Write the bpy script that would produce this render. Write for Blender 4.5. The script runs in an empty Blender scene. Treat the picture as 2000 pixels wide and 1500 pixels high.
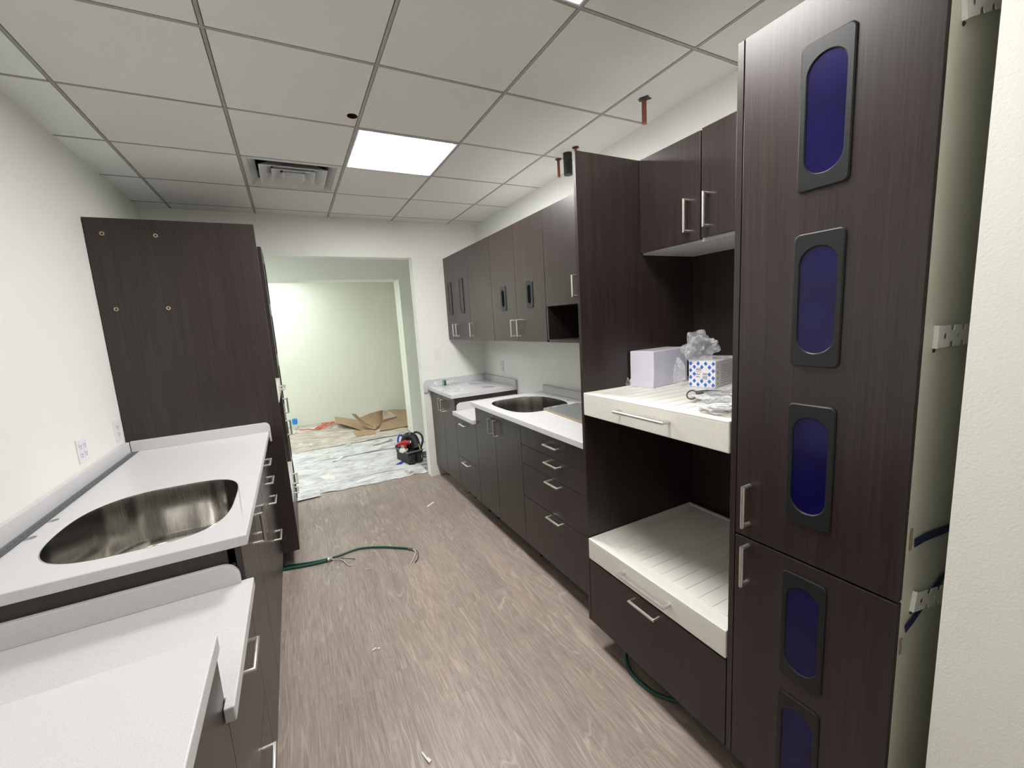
import bpy, bmesh, math, random
from mathutils import Vector, Matrix, noise
C = bpy.context.scene.collection
PI = math.pi
random.seed(7)

# ------------------------------------------------------------------ materials
def new_mat(name):
    m = bpy.data.materials.new(name); m.use_nodes = True
    nt = m.node_tree; nt.nodes.clear()
    out = nt.nodes.new('ShaderNodeOutputMaterial'); b = nt.nodes.new('ShaderNodeBsdfPrincipled')
    nt.links.new(b.outputs[0], out.inputs[0])
    return m, nt, b

def N(nt, typ, **kw):
    n = nt.nodes.new(typ)
    for k, v in kw.items():
        if k.startswith('i_'):
            n.inputs[k[2:].replace('_', ' ')].default_value = v
        else:
            setattr(n, k, v)
    return n

def mapping(nt, scale, coord='Object', rot=(0, 0, 0)):
    tc = N(nt, 'ShaderNodeTexCoord'); mp = N(nt, 'ShaderNodeMapping')
    mp.inputs['Scale'].default_value = scale; mp.inputs['Rotation'].default_value = rot
    nt.links.new(tc.outputs[coord], mp.inputs[0])
    return mp.outputs[0]

def ramp(nt, fac, stops):
    r = N(nt, 'ShaderNodeValToRGB')
    els = r.color_ramp.elements
    while len(els) < len(stops): els.new(0.5)
    for e, (p, c) in zip(els, stops):
        e.position = p; e.color = (*c, 1)
    nt.links.new(fac, r.inputs[0])
    return r.outputs[0]

def bump(nt, b, fac, strength, dist=0.001):
    bp = N(nt, 'ShaderNodeBump'); bp.inputs['Strength'].default_value = strength; bp.inputs['Distance'].default_value = dist
    nt.links.new(fac, bp.inputs['Height']); nt.links.new(bp.outputs[0], b.inputs['Normal'])

def simple(name, col, rough=0.5, metal=0.0, ns=None, var=0.06, bmp=0.0, **kw):
    m, nt, b = new_mat(name)
    b.inputs['Base Color'].default_value = (*col, 1); b.inputs['Roughness'].default_value = rough; b.inputs['Metallic'].default_value = metal
    for k, v in kw.items(): b.inputs[k.replace('_', ' ')].default_value = v
    ns = ns or 30
    n = N(nt, 'ShaderNodeTexNoise', i_Scale=ns, i_Detail=3.0)
    nt.links.new(mapping(nt, (1, 1, 1)), n.inputs['Vector'])
    lo = tuple(c * (1 - var) for c in col); hi = tuple(min(1, c * (1 + var)) for c in col)
    nt.links.new(ramp(nt, n.outputs[0], [(0.3, lo), (0.7, hi)]), b.inputs['Base Color'])
    if bmp: bump(nt, b, n.outputs[0], bmp)
    return m

M = {}
def wall_mat(name, col):
    m, nt, b = new_mat(name)
    v = mapping(nt, (1, 1, 1))
    n = N(nt, 'ShaderNodeTexNoise', i_Scale=160.0, i_Detail=2.0); nt.links.new(v, n.inputs['Vector'])
    n2 = N(nt, 'ShaderNodeTexNoise', i_Scale=1.3, i_Detail=2.0); nt.links.new(v, n2.inputs['Vector'])
    nt.links.new(ramp(nt, n2.outputs[0], [(0.3, tuple(c * 0.97 for c in col)), (0.7, col)]), b.inputs['Base Color'])
    b.inputs['Roughness'].default_value = 0.42
    b.inputs['Specular IOR Level'].default_value = 0.35
    bump(nt, b, n.outputs[0], 0.35, 0.0012)
    return m
M['wall'] = wall_mat('wall_paint', (0.87, 0.875, 0.825))
M['wall_green'] = wall_mat('wall_paint_pale_green', (0.82, 0.84, 0.76))

M['wall_alcove'] = wall_mat('wall_paint_gap_olive', (0.70, 0.705, 0.61))  # darker olive than the other walls, so the pale plates stand out
def tile_mat(name, col):
    m, nt, b = new_mat(name)
    v = mapping(nt, (1, 1, 1))
    n = N(nt, 'ShaderNodeTexNoise', i_Scale=220.0, i_Detail=3.0); nt.links.new(v, n.inputs['Vector'])
    nt.links.new(ramp(nt, n.outputs[0], [(0.35, tuple(c * 0.93 for c in col)), (0.6, col)]), b.inputs['Base Color'])
    b.inputs['Roughness'].default_value = 0.95
    bump(nt, b, n.outputs[0], 0.3, 0.001)
    return m
M['tile'] = tile_mat('ceiling_tile', (0.80, 0.79, 0.765))
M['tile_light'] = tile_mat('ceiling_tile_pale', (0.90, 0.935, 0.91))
M['grid'] = simple('ceiling_grid_metal', (0.36, 0.36, 0.35), 0.5)
M['void'] = simple('ceiling_void', (0.03, 0.03, 0.03), 0.9)

def laminate(name, lo, hi, rough):
    m, nt, b = new_mat(name)
    v = mapping(nt, (260, 260, 3))
    n = N(nt, 'ShaderNodeTexNoise', i_Scale=1.0, i_Detail=4.0, i_Roughness=0.6); nt.links.new(v, n.inputs['Vector'])
    v2 = mapping(nt, (25, 25, 1.2))
    n2 = N(nt, 'ShaderNodeTexNoise', i_Scale=1.0, i_Detail=2.0); nt.links.new(v2, n2.inputs['Vector'])
    mx = N(nt, 'ShaderNodeMath', operation='MULTIPLY_ADD'); mx.inputs[1].default_value = 0.65
    nt.links.new(n.outputs[0], mx.inputs[0])
    m2 = N(nt, 'ShaderNodeMath', operation='MULTIPLY'); m2.inputs[1].default_value = 0.35
    nt.links.new(n2.outputs[0], m2.inputs[0]); nt.links.new(m2.outputs[0], mx.inputs[2])
    nt.links.new(ramp(nt, mx.outputs[0], [(0.36, lo), (0.62, hi)]), b.inputs['Base Color'])
    b.inputs['Roughness'].default_value = rough
    bump(nt, b, n.outputs[0], 0.12, 0.0005)
    return m
M['dark'] = laminate('espresso_laminate', (0.0195, 0.0125, 0.0115), (0.037, 0.0265, 0.0245), 0.34)
M['edge'] = laminate('espresso_edge_band', (0.045, 0.038, 0.038), (0.075, 0.064, 0.064), 0.3)
M['white_under'] = simple('white_melamine', (0.62, 0.62, 0.60), 0.4)

def stone(name, col, rough=0.3):
    m, nt, b = new_mat(name)
    n = N(nt, 'ShaderNodeTexNoise', i_Scale=420.0, i_Detail=2.0); nt.links.new(mapping(nt, (1, 1, 1)), n.inputs['Vector'])
    nt.links.new(ramp(nt, n.outputs[0], [(0.30, tuple(c * 0.86 for c in col)), (0.5, col), (0.75, tuple(min(1, c * 1.05) for c in col))]), b.inputs['Base Color'])
    b.inputs['Roughness'].default_value = rough
    return m
M['solid'] = stone('white_solid_surface', (0.635, 0.63, 0.645))
M['tray'] = stone('cream_tray_plastic', (0.80, 0.79, 0.74), 0.35)

def steel(name, col, rough, sc, bm=0.05, lo=0.93):
    m, nt, b = new_mat(name)
    n = N(nt, 'ShaderNodeTexNoise', i_Scale=1.0, i_Detail=3.0); nt.links.new(mapping(nt, sc), n.inputs['Vector'])
    nt.links.new(ramp(nt, n.outputs[0], [(0.3, tuple(c * lo for c in col)), (0.7, col)]), b.inputs['Base Color'])
    b.inputs['Metallic'].default_value = 1.0
    r = N(nt, 'ShaderNodeMapRange'); r.inputs['To Min'].default_value = rough * 0.8; r.inputs['To Max'].default_value = rough * 1.25
    nt.links.new(n.outputs[0], r.inputs[0]); nt.links.new(r.outputs[0], b.inputs['Roughness'])
    if bm: bump(nt, b, n.outputs[0], bm, 0.0004)
    return m
M['steel'] = steel('brushed_sink_steel', (0.68, 0.66, 0.63), 0.14, (330, 330, 5), 0.10, 0.78)
M['nickel'] = steel('brushed_nickel', (0.80, 0.775, 0.74), 0.38, (60, 60, 60), 0.0)
M['alu'] = steel('galvanised_metal', (0.62, 0.63, 0.64), 0.35, (90, 90, 90))
M['galv'] = simple('pale_zinc_plate', (0.92, 0.92, 0.90), 0.4)
M['chrome'] = steel('chrome', (0.85, 0.85, 0.86), 0.08, (20, 20, 20))
M['copper'] = simple('copper_pipe', (0.28, 0.10, 0.06), 0.45, 0.5)
M['blackpipe'] = simple('black_iron_pipe', (0.02, 0.022, 0.02), 0.6, 0.2, ns=20, var=0.5)
M['redbrown'] = simple('dark_red_recess', (0.055, 0.012, 0.010), 0.5)
M['ruler'] = simple('dark_ruler', (0.12, 0.13, 0.15), 0.4, 0.6)
M['frame'] = simple('black_moulded_plastic', (0.014, 0.015, 0.017), 0.42, Specular_IOR_Level=0.35)
M['blue_pane'] = simple('navy_protective_film', (0.005, 0.004, 0.060), 0.2, ns=9, var=0.35, bmp=0.08, Specular_IOR_Level=0.35)
M['grey_pane'] = simple('smoked_pane', (0.10, 0.080, 0.080), 0.6, Specular_IOR_Level=0.2)
M['black'] = simple('matte_black', (0.004, 0.004, 0.004), 0.9, Specular_IOR_Level=0.0)
M['vent'] = simple('diffuser_enamel', (0.62, 0.63, 0.62), 0.4)
M['plate'] = simple('white_plastic', (0.80, 0.80, 0.82), 0.35)
M['slot'] = simple('socket_slot', (0.10, 0.10, 0.10), 0.6)
M['brass'] = simple('brass_ring', (0.42, 0.34, 0.23), 0.55, 0.3)
M['screwdark'] = simple('dark_screw', (0.06, 0.055, 0.05), 0.5, 0.4)
M['strap'] = simple('navy_strap', (0.008, 0.02, 0.09), 0.5)
M['tan'] = simple('tan_wood_stub', (0.32, 0.24, 0.16), 0.6)
M['cardboard'] = simple('brown_cardboard', (0.42, 0.29, 0.18), 0.85, ns=8, var=0.10)
M['cardwhite'] = simple('white_lined_cardboard', (0.66, 0.56, 0.48), 0.8, ns=8)
M['orange'] = simple('orange_rubber', (0.80, 0.11, 0.05), 0.5)
M['green'] = simple('green_armoured_cable', (0.012, 0.085, 0.060), 0.4)
M['greenwire'] = simple('green_wire', (0.02, 0.10, 0.05), 0.4)
M['whitewire'] = simple('white_wire', (0.78, 0.74, 0.68), 0.4)
M['blackrub'] = simple('black_nylon', (0.012, 0.012, 0.014), 0.55, ns=40, var=0.4)
M['red'] = simple('red_plastic', (0.42, 0.02, 0.025), 0.35)
M['bluecloth'] = simple('blue_plastic', (0.02, 0.06, 0.42), 0.5)
M['skyblue'] = simple('sky_blue_plastic', (0.03, 0.30, 0.75), 0.4)
M['grime'] = simple('grey_dirty_metal', (0.25, 0.25, 0.27), 0.4, 0.5)
M['paperbox'] = simple('lilac_white_carton', (0.70, 0.69, 0.80), 0.5, ns=12, var=0.03)
M['greyboard'] = simple('dark_grey_board', (0.16, 0.17, 0.17), 0.35)
M['scrap'] = simple('white_scrap', (0.80, 0.79, 0.76), 0.6)
M['leg'] = simple('black_leveling_leg', (0.012, 0.012, 0.012), 0.5)
M['label'] = simple('print_and_hole_shade_grey', (0.42, 0.41, 0.43), 0.6)
M['labelwhite'] = simple('label_white', (0.85, 0.85, 0.87), 0.5)
M['bluediamond'] = simple('blue_print', (0.03, 0.14, 0.62), 0.5)
M['yellow'] = simple('yellow_plastic', (0.60, 0.50, 0.10), 0.5)
M['greencap'] = simple('dark_green_label', (0.02, 0.10, 0.06), 0.4)

def film(name, tint, alpha, rough=0.12):
    m, nt, b = new_mat(name)
    b.inputs['Base Color'].default_value = (*tint, 1); b.inputs['Roughness'].default_value = rough
    n = N(nt, 'ShaderNodeTexNoise', i_Scale=16.0, i_Detail=3.0, i_Distortion=1.0); nt.links.new(mapping(nt, (1, 1, 1)), n.inputs['Vector'])
    r = N(nt, 'ShaderNodeMapRange'); r.inputs['From Min'].default_value = 0.35; r.inputs['From Max'].default_value = 0.7
    r.inputs['To Min'].default_value = alpha * 0.4; r.inputs['To Max'].default_value = min(1, alpha * 1.7)
    nt.links.new(n.outputs[0], r.inputs[0]); nt.links.new(r.outputs[0], b.inputs['Alpha'])
    bump(nt, b, n.outputs[0], 0.35, 0.006)
    return m
M['film'] = film('clear_plastic_film', (0.86, 0.87, 0.92), 0.26)
M['filmgrey'] = film('grey_plastic_film', (0.72, 0.73, 0.74), 0.62)
M['pet'] = film('clear_bottle_plastic', (0.86, 0.90, 0.90), 0.35)

def emis(name, col, s):
    m, nt, b = new_mat(name)
    b.inputs['Base Color'].default_value = (0.9, 0.9, 0.9, 1)
    b.inputs['Emission Color'].default_value = (*col, 1); b.inputs['Emission Strength'].default_value = s
    return m
M['lamp'] = emis('led_diffuser', (1.0, 0.985, 0.96), 41.0)
M['lamp_mid'] = emis('led_diffuser_mid', (1.0, 0.975, 0.94), 22.0)
M['lamp_dim'] = emis('led_diffuser_dimmed', (1.0, 0.96, 0.91), 3.6)
M['fill_cool'] = emis('daylight_fill_cool', (0.93, 1.0, 0.98), 19.0)  # added panels out of view, replace daylight in the farthest room
M['fill_side'] = emis('daylight_fill_side', (0.92, 1.0, 0.99), 32.0)  # added panel out of view, brightens the jambs like daylight from the left

def wood_floor():
    m, nt, b = new_mat('grey_brown_vinyl_plank')
    L = nt.links
    tc = N(nt, 'ShaderNodeTexCoord'); sp = N(nt, 'ShaderNodeSeparateXYZ'); L.new(tc.outputs['Object'], sp.inputs[0])
    def math_(op, a, bb=None, c=None):
        n = N(nt, 'ShaderNodeMath', operation=op)
        for i, x in enumerate((a, bb, c)):
            if x is None: continue
            if isinstance(x, (int, float)): n.inputs[i].default_value = x
            else: L.new(x, n.inputs[i])
        return n.outputs[0]
    xs = math_('DIVIDE', sp.outputs[0], 0.182)
    ix = math_('FLOOR', xs)
    wn = N(nt, 'ShaderNodeTexWhiteNoise', noise_dimensions='1D'); L.new(ix, wn.inputs['W'])
    ys = math_('ADD', math_('DIVIDE', sp.outputs[1], 1.22), math_('MULTIPLY', wn.outputs['Value'], 7.3))
    iy = math_('FLOOR', ys)
    cid = N(nt, 'ShaderNodeCombineXYZ'); L.new(ix, cid.inputs[0]); L.new(iy, cid.inputs[1])
    w2 = N(nt, 'ShaderNodeTexWhiteNoise', noise_dimensions='3D'); L.new(cid.outputs[0], w2.inputs['Vector'])
    off = N(nt, 'ShaderNodeVectorMath', operation='MULTIPLY_ADD'); L.new(w2.outputs['Color'], off.inputs[0]); off.inputs[1].default_value = (20, 20, 20)
    L.new(tc.outputs['Object'], off.inputs[2])
    def mp(scale):
        n = N(nt, 'ShaderNodeVectorMath', operation='MULTIPLY'); L.new(off.outputs[0], n.inputs[0]); n.inputs[1].default_value = scale
        return n.outputs[0]
    grain = N(nt, 'ShaderNodeTexNoise', i_Scale=1.0, i_Detail=6.0, i_Roughness=0.6); L.new(mp((150, 7, 1)), grain.inputs['Vector'])
    broad = N(nt, 'ShaderNodeTexNoise', i_Scale=1.0, i_Detail=2.0, i_Distortion=0.4); L.new(mp((8.0, 1.15, 1)), broad.inputs['Vector'])
    rings = math_('SINE', math_('MULTIPLY', broad.outputs[0], 58.0))
    rl = N(nt, 'ShaderNodeMapRange', interpolation_type='SMOOTHSTEP'); L.new(rings, rl.inputs[0]); rl.inputs['From Min'].default_value = 0.60; rl.inputs['From Max'].default_value = 1.0
    msk = N(nt, 'ShaderNodeTexNoise', i_Scale=1.0, i_Detail=2.0); L.new(mp((3.5, 2.4, 1)), msk.inputs['Vector'])
    mr = N(nt, 'ShaderNodeMapRange', interpolation_type='SMOOTHSTEP'); L.new(msk.outputs[0], mr.inputs[0]); mr.inputs['From Min'].default_value = 0.44; mr.inputs['From Max'].default_value = 0.68
    ringfac = math_('MULTIPLY', rl.outputs[0], mr.outputs[0])
    base = ramp(nt, grain.outputs[0], [(0.25, (0.225, 0.175, 0.150)), (0.5, (0.325, 0.264, 0.230)), (0.75, (0.430, 0.362, 0.322))])
    tone = N(nt, 'ShaderNodeMix', data_type='RGBA', blend_type='MULTIPLY'); tone.inputs[0].default_value = 1.0
    L.new(base, tone.inputs[6])
    tv = math_('MULTIPLY_ADD', w2.outputs['Value'], 0.14, 0.93)
    tv2 = math_('MULTIPLY', tv, math_('ADD', math_('MULTIPLY_ADD', broad.outputs[0], 0.45, 0.775), math_('MULTIPLY', math_('SINE', math_('MULTIPLY', broad.outputs[0], 150.0)), 0.035)))
    cc = N(nt, 'ShaderNodeCombineXYZ'); [L.new(tv2, cc.inputs[i]) for i in range(3)]
    L.new(cc.outputs[0], tone.inputs[7])
    mix = N(nt, 'ShaderNodeMix', data_type='RGBA'); L.new(math_('MULTIPLY', ringfac, 0.62), mix.inputs[0])
    L.new(tone.outputs[2], mix.inputs[6]); mix.inputs[7].default_value = (0.50, 0.42, 0.365, 1)
    # joints between planks
    fx = math_('FRACT', xs); ex = math_('MINIMUM', fx, math_('SUBTRACT', 1.0, fx))
    fy = math_('FRACT', ys); ey = math_('MULTIPLY', math_('MINIMUM', fy, math_('SUBTRACT', 1.0, fy)), 6.7)
    e = math_('MINIMUM', ex, ey)
    j = N(nt, 'ShaderNodeMapRange'); L.new(e, j.inputs[0]); j.inputs['From Min'].default_value = 0.002; j.inputs['From Max'].default_value = 0.008
    j.inputs['To Min'].default_value = 0.84; j.inputs['To Max'].default_value = 1.0
    mj = N(nt, 'ShaderNodeMix', data_type='RGBA', blend_type='MULTIPLY'); mj.inputs[0].default_value = 1.0
    cj = N(nt, 'ShaderNodeCombineXYZ'); [L.new(j.outputs[0], cj.inputs[i]) for i in range(3)]
    L.new(mix.outputs[2], mj.inputs[6]); L.new(cj.outputs[0], mj.inputs[7]); L.new(mj.outputs[2], b.inputs['Base Color'])
    b.inputs['Roughness'].default_value = 0.42
    bump(nt, b, grain.outputs[0], 0.12, 0.0006)
    return m
M['wood'] = wood_floor()

def dusty(name, a, bcol, ccol, scale=2.6):
    m, nt, b = new_mat(name)
    v = mapping(nt, (1, 1.5, 1))
    n = N(nt, 'ShaderNodeTexNoise', i_Scale=scale, i_Detail=9.0, i_Roughness=0.68, i_Distortion=0.5); nt.links.new(v, n.inputs['Vector'])
    n3 = N(nt, 'ShaderNodeTexVoronoi', i_Scale=7.0); nt.links.new(v, n3.inputs['Vector'])
    c1 = ramp(nt, n.outputs[0], [(0.34, a), (0.47, bcol), (0.60, ccol)])
    c2 = ramp(nt, n3.outputs['Distance'], [(0.035, (0.9, 0.9, 0.9)), (0.06, (0, 0, 0))])
    mx = N(nt, 'ShaderNodeMix', data_type='RGBA', blend_type='ADD'); mx.inputs[0].default_value = 0.5
    nt.links.new(c1, mx.inputs[6]); nt.links.new(c2, mx.inputs[7]); nt.links.new(mx.outputs[2], b.inputs['Base Color'])
    b.inputs['Roughness'].default_value = 0.8
    bump(nt, b, n.outputs[0], 0.3, 0.003)
    return m
M['paper'] = dusty('dusty_floor_paper', (0.40, 0.385, 0.38), (0.62, 0.61, 0.61), (0.75, 0.75, 0.77), 4.5)
M['papertan'] = dusty('tan_floor_paper', (0.36, 0.30, 0.24), (0.50, 0.44, 0.37), (0.64, 0.60, 0.55), 4.0)
M['concrete'] = dusty('dusty_concrete', (0.20, 0.18, 0.16), (0.36, 0.33, 0.30), (0.55, 0.54, 0.52))

# ------------------------------------------------------------------ mesh builder
class MB:
    def __init__(s): s.v = []; s.f = []; s.m = []; s.mi = 0
    def add(s, vs, fs):
        k = len(s.v); s.v += [tuple(v) for v in vs]; s.f += [tuple(i + k for i in f) for f in fs]; s.m += [s.mi] * len(fs); return s
    def box(s, x0, x1, y0, y1, z0, z1, ch=0.0):
        x0, x1 = min(x0, x1), max(x0, x1); y0, y1 = min(y0, y1), max(y0, y1); z0, z1 = min(z0, z1), max(z0, z1)
        if ch <= 0 or min(x1 - x0, y1 - y0, z1 - z0) <= 2.2 * ch:
            return s.add([(x0, y0, z0), (x1, y0, z0), (x1, y1, z0), (x0, y1, z0), (x0, y0, z1), (x1, y0, z1), (x1, y1, z1), (x0, y1, z1)],
                         [(0, 3, 2, 1), (4, 5, 6, 7), (0, 1, 5, 4), (1, 2, 6, 5), (2, 3, 7, 6), (3, 0, 4, 7)])
        bm = bmesh.new(); bmesh.ops.create_cube(bm, size=1)
        for v in bm.verts: v.co = Vector(((x0 + x1) / 2 + v.co.x * (x1 - x0), (y0 + y1) / 2 + v.co.y * (y1 - y0), (z0 + z1) / 2 + v.co.z * (z1 - z0)))
        bmesh.ops.bevel(bm, geom=bm.edges[:], offset=ch, segments=2, profile=0.5, affect='EDGES')
        bm.verts.index_update(); s.add([v.co[:] for v in bm.verts], [[v.index for v in f.verts] for f in bm.faces]); bm.free(); return s
    def rings(s, loops, cap0=True, cap1=True, close=False):
        n = len(loops[0]); vs = [p for l in loops for p in l]; fs = []
        R = len(loops)
        for i in range(R if close else R - 1):
            a = i * n; b = ((i + 1) % R) * n
            for j in range(n): fs.append((a + j, a + (j + 1) % n, b + (j + 1) % n, b + j))
        if not close:
            if cap0: fs.append(tuple(reversed(range(n))))
            if cap1: fs.append(tuple(range((R - 1) * n, R * n)))
        return s.add(vs, fs)
    def tube(s, pts, r, seg=10, mitre=False, radii=None):
        P = [Vector(p) for p in pts]; loops = []; up = None; pt = None
        for i, p in enumerate(P):
            d0 = (P[i] - P[i - 1]).normalized() if i > 0 else (P[1] - P[0]).normalized()
            d1 = (P[i + 1] - P[i]).normalized() if i < len(P) - 1 else d0
            t = (d0 + d1).normalized() if (d0 + d1).length > 1e-6 else d0
            if up is None:
                a = Vector((0, 0, 1)) if abs(t.z) < 0.9 else Vector((1, 0, 0)); up = (a - t * a.dot(t)).normalized()
            else:
                up = pt.rotation_difference(t) @ up; up = (up - t * up.dot(t)).normalized()
            pt = t
            side = t.cross(up); rr = radii[i] if radii else r
            k = 1.0
            cs = max(0.35, d0.dot(t))
            bend = (d1 - d0); bend = bend.normalized() if bend.length > 1e-4 else None
            lp = []
            for j in range(seg):
                a = 2 * PI * j / seg; o = (up * math.cos(a) + side * math.sin(a)) * rr
                if mitre and bend is not None: o = o + bend * o.dot(bend) * (1 / cs - 1)
                lp.append(p + o)
            loops.append(lp)
        return s.rings(loops)
    def lathe(s, prof, c=(0, 0, 0), seg=24, axis='z'):
        loops = []
        for r, h in prof:
            l = []
            for j in range(seg):
                a = 2 * PI * j / seg; x, y = r * math.cos(a), r * math.sin(a)
                if axis == 'z': l.append((c[0] + x, c[1] + y, c[2] + h))
                elif axis == 'x': l.append((c[0] + h, c[1] + x, c[2] + y))
                else: l.append((c[0] + y, c[1] + h, c[2] + x))
            loops.append(l)
        return s.rings(loops)
    def prism(s, pts, axis, a0, a1):
        # pts: 2-D outline in the two other axes (in x,y,z order); extruded from a0 to a1 along axis
        def mk(p, a):
            if axis == 'x': return (a, p[0], p[1])
            if axis == 'y': return (p[0], a, p[1])
            return (p[0], p[1], a)
        return s.rings([[mk(p, a0) for p in pts], [mk(p, a1) for p in pts]])

def tri_fill(loops):
    # flat area between an outline and its holes -> (verts2d, faces)
    bm = bmesh.new(); es = []
    for l in loops:
        vs = [bm.verts.new((p[0], p[1], 0)) for p in l]
        for i in range(len(vs)): es.append(bm.edges.new((vs[i], vs[(i + 1) % len(vs)])))
    bm.verts.index_update()
    bmesh.ops.triangle_fill(bm, use_beauty=True, use_dissolve=False, edges=es)
    bm.verts.index_update()
    r = [(v.co.x, v.co.y) for v in bm.verts], [[v.index for v in f.verts] for f in bm.faces]
    bm.free(); return r

def slab(mb, loops, z0, z1, plane='z'):
    vs, fs = tri_fill(loops); n = len(vs)
    mk = (lambda p, a: (p[0], p[1], a)) if plane == 'z' else ((lambda p, a: (a, p[0], p[1])) if plane == 'x' else (lambda p, a: (p[0], a, p[1])))
    V = [mk(p, z1) for p in vs] + [mk(p, z0) for p in vs]
    F = [tuple(f) for f in fs] + [tuple(i + n for i in reversed(f)) for f in fs]
    k = 0
    for l in loops:
        m = len(l)
        for i in range(m): F.append((k + i, k + (i + 1) % m, n + k + (i + 1) % m, n + k + i))
        k += m
    return mb.add(V, F)

ORG = {}
def T180(v): return (2.6 - v[0], 1.015 - v[1], v[2])
ROT = [False]     # when True everything is turned half a turn about the middle of the aisle (the left-hand run)

def obj(name, mb, mat, parent=None, smooth=None, bevel=0.0, origin=None, seg=2):
    vs = [T180(v) for v in mb.v] if ROT[0] else mb.v
    lo = [min(v[i] for v in vs) for i in range(3)]; hi = [max(v[i] for v in vs) for i in range(3)]
    if origin is None: origin = ((lo[0] + hi[0]) / 2, (lo[1] + hi[1]) / 2, lo[2])
    elif ROT[0]: origin = T180(origin)
    me = bpy.data.meshes.new(name); me.from_pydata([(v[0] - origin[0], v[1] - origin[1], v[2] - origin[2]) for v in vs], [], mb.f)
    mats = mat if isinstance(mat, (list, tuple)) else [mat]
    for m_ in mats: me.materials.append(m_)
    if len(mats) > 1: me.polygons.foreach_set('material_index', mb.m)
    bm = bmesh.new(); bm.from_mesh(me); bmesh.ops.remove_doubles(bm, verts=bm.verts, dist=1e-6); bmesh.ops.recalc_face_normals(bm, faces=bm.faces); bm.to_mesh(me); bm.free()
    o = bpy.data.objects.new(name, me); C.objects.link(o)
    po = ORG[parent.name] if parent else (0, 0, 0)
    if parent: o.parent = parent
    o.location = tuple(origin[i] - po[i] for i in range(3)); ORG[o.name] = tuple(origin)
    if bevel:
        b = o.modifiers.new('bevel', 'BEVEL'); b.width = bevel; b.segments = seg; b.limit_method = 'ANGLE'; b.angle_limit = math.radians(50)
    if smooth:
        me.polygons.foreach_set('use_smooth', [True] * len(me.polygons))
        try: me.set_sharp_from_angle(angle=math.radians(smooth))
        except Exception: pass
    return o

def tag(o, label=None, cat=None, group=None, kind=None):
    if label: o['label'] = label
    if cat: o['category'] = cat
    if group: o['group'] = group
    if kind: o['kind'] = kind
    return o

def thing(name, loc, label, cat, group=None):
    if ROT[0]: loc = T180(loc)
    o = bpy.data.objects.new(name, None); o.empty_display_size = 0.1; C.objects.link(o); o.location = loc; ORG[o.name] = tuple(loc)
    return tag(o, label, cat, group)

def struct(name, mb, mat, **kw):
    o = obj(name, mb, mat, **kw); o['kind'] = 'structure'; return o

# outlines
def rrect(w, h, r, n=48, cx=0, cy=0):
    q = n // 4; out = []
    for k, (sx, sy, a0) in enumerate(((1, 1, 0), (-1, 1, PI / 2), (-1, -1, PI), (1, -1, 3 * PI / 2))):
        for i in range(q):
            a = a0 + (PI / 2) * i / (q - 1)
            out.append((cx + sx * (w / 2 - r) + r * math.cos(a), cy + sy * (h / 2 - r) + r * math.sin(a)))
    return out

def sell(cx, cy, ax, ay, nf, nb, n=72, k=1.0):
    # rounded sink outline: squarer towards the front edge (small x), rounder at the back
    out = []
    for i in range(n):
        a = 2 * PI * i / n; c, s_ = math.cos(a), math.sin(a); e = 2.0 / (nf if c < 0 else nb)
        out.append((cx + ax * k * math.copysign(abs(c) ** e, c), cy + ay * k * math.copysign(abs(s_) ** e, s_)))
    return out

# ------------------------------------------------------------------ room
H = 2.82; WL, WR, YF = -0.215, 2.775, 2.605
YB = -4.2; XN = 1.97; YN = -1.646
struct('floor', MB().box(WL - 0.12, 3.2, YB, 2.80, -0.12, 0.0), M['wood'], origin=(0, 0, 0))
struct('floor_far', MB().box(-2.5, 4.0, 2.80, 6.9, -0.12, -0.004), M['concrete'], origin=(0, 0, 0))
struct('wall_left', MB().box(WL - 0.12, WL, YB, YF, 0, 3.0), M['wall'])
struct('wall_right', MB().box(WR, WR + 0.12, -1.552, YF, 0, 3.0), M['wall'])
OX0, OX1, OZ = 0.56, 2.005, 2.45
fw = MB(); fw.box(WL - 0.12, OX0, YF, YF + 0.13, 0, 3.0); fw.box(OX1, WR + 0.12, YF, YF + 0.13, 0, 3.0); fw.box(OX0, OX1, YF, YF + 0.13, OZ, 3.0)
struct('wall_far', fw, M['wall'])
struct('wall_near', MB().box(WL - 0.12, XN + 0.9, YB - 0.12, YB, 0, 3.0), M['wall'])
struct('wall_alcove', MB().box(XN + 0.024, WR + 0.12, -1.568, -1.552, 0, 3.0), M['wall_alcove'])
struct('wall_side', MB().box(XN, XN + 0.9, YB, YN, 0, 3.0), M['wall'])
# rooms beyond the opening
sw = MB(); sw.box(2.34, 4.0, 4.68, 5.03, 0, 3.0); sw.box(-2.5, -0.4, 4.68, 5.03, 0, 3.0); sw.box(-0.4, 2.34, 4.68, 5.03, 2.46, 3.0)
struct('wall_middle', sw, M['wall_green'])
struct('wall_back', MB().box(-2.5, 4.0, 6.77, 6.9, 0, 3.0), M['wall_green'])
struct('wall_back_left', MB().box(-2.62, -2.5, 2.735, 6.9, 0, 3.0), M['wall'])
struct('wall_back_right', MB().box(4.0, 4.12, 2.735, 6.9, 0, 3.0), M['wall'])
fw2 = MB().box(-2.5, WL - 0.12, YF, YF + 0.13, 0, 3.0).box(WR + 0.12, 4.0, YF, YF + 0.13, 0, 3.0)
struct('wall_middle_near', fw2, M['wall'])
struct('ceiling_far', MB().box(-2.5, 4.0, YF + 0.13, 6.9, H, H + 0.1), M['tile'], origin=(0, 0, H))

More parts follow.
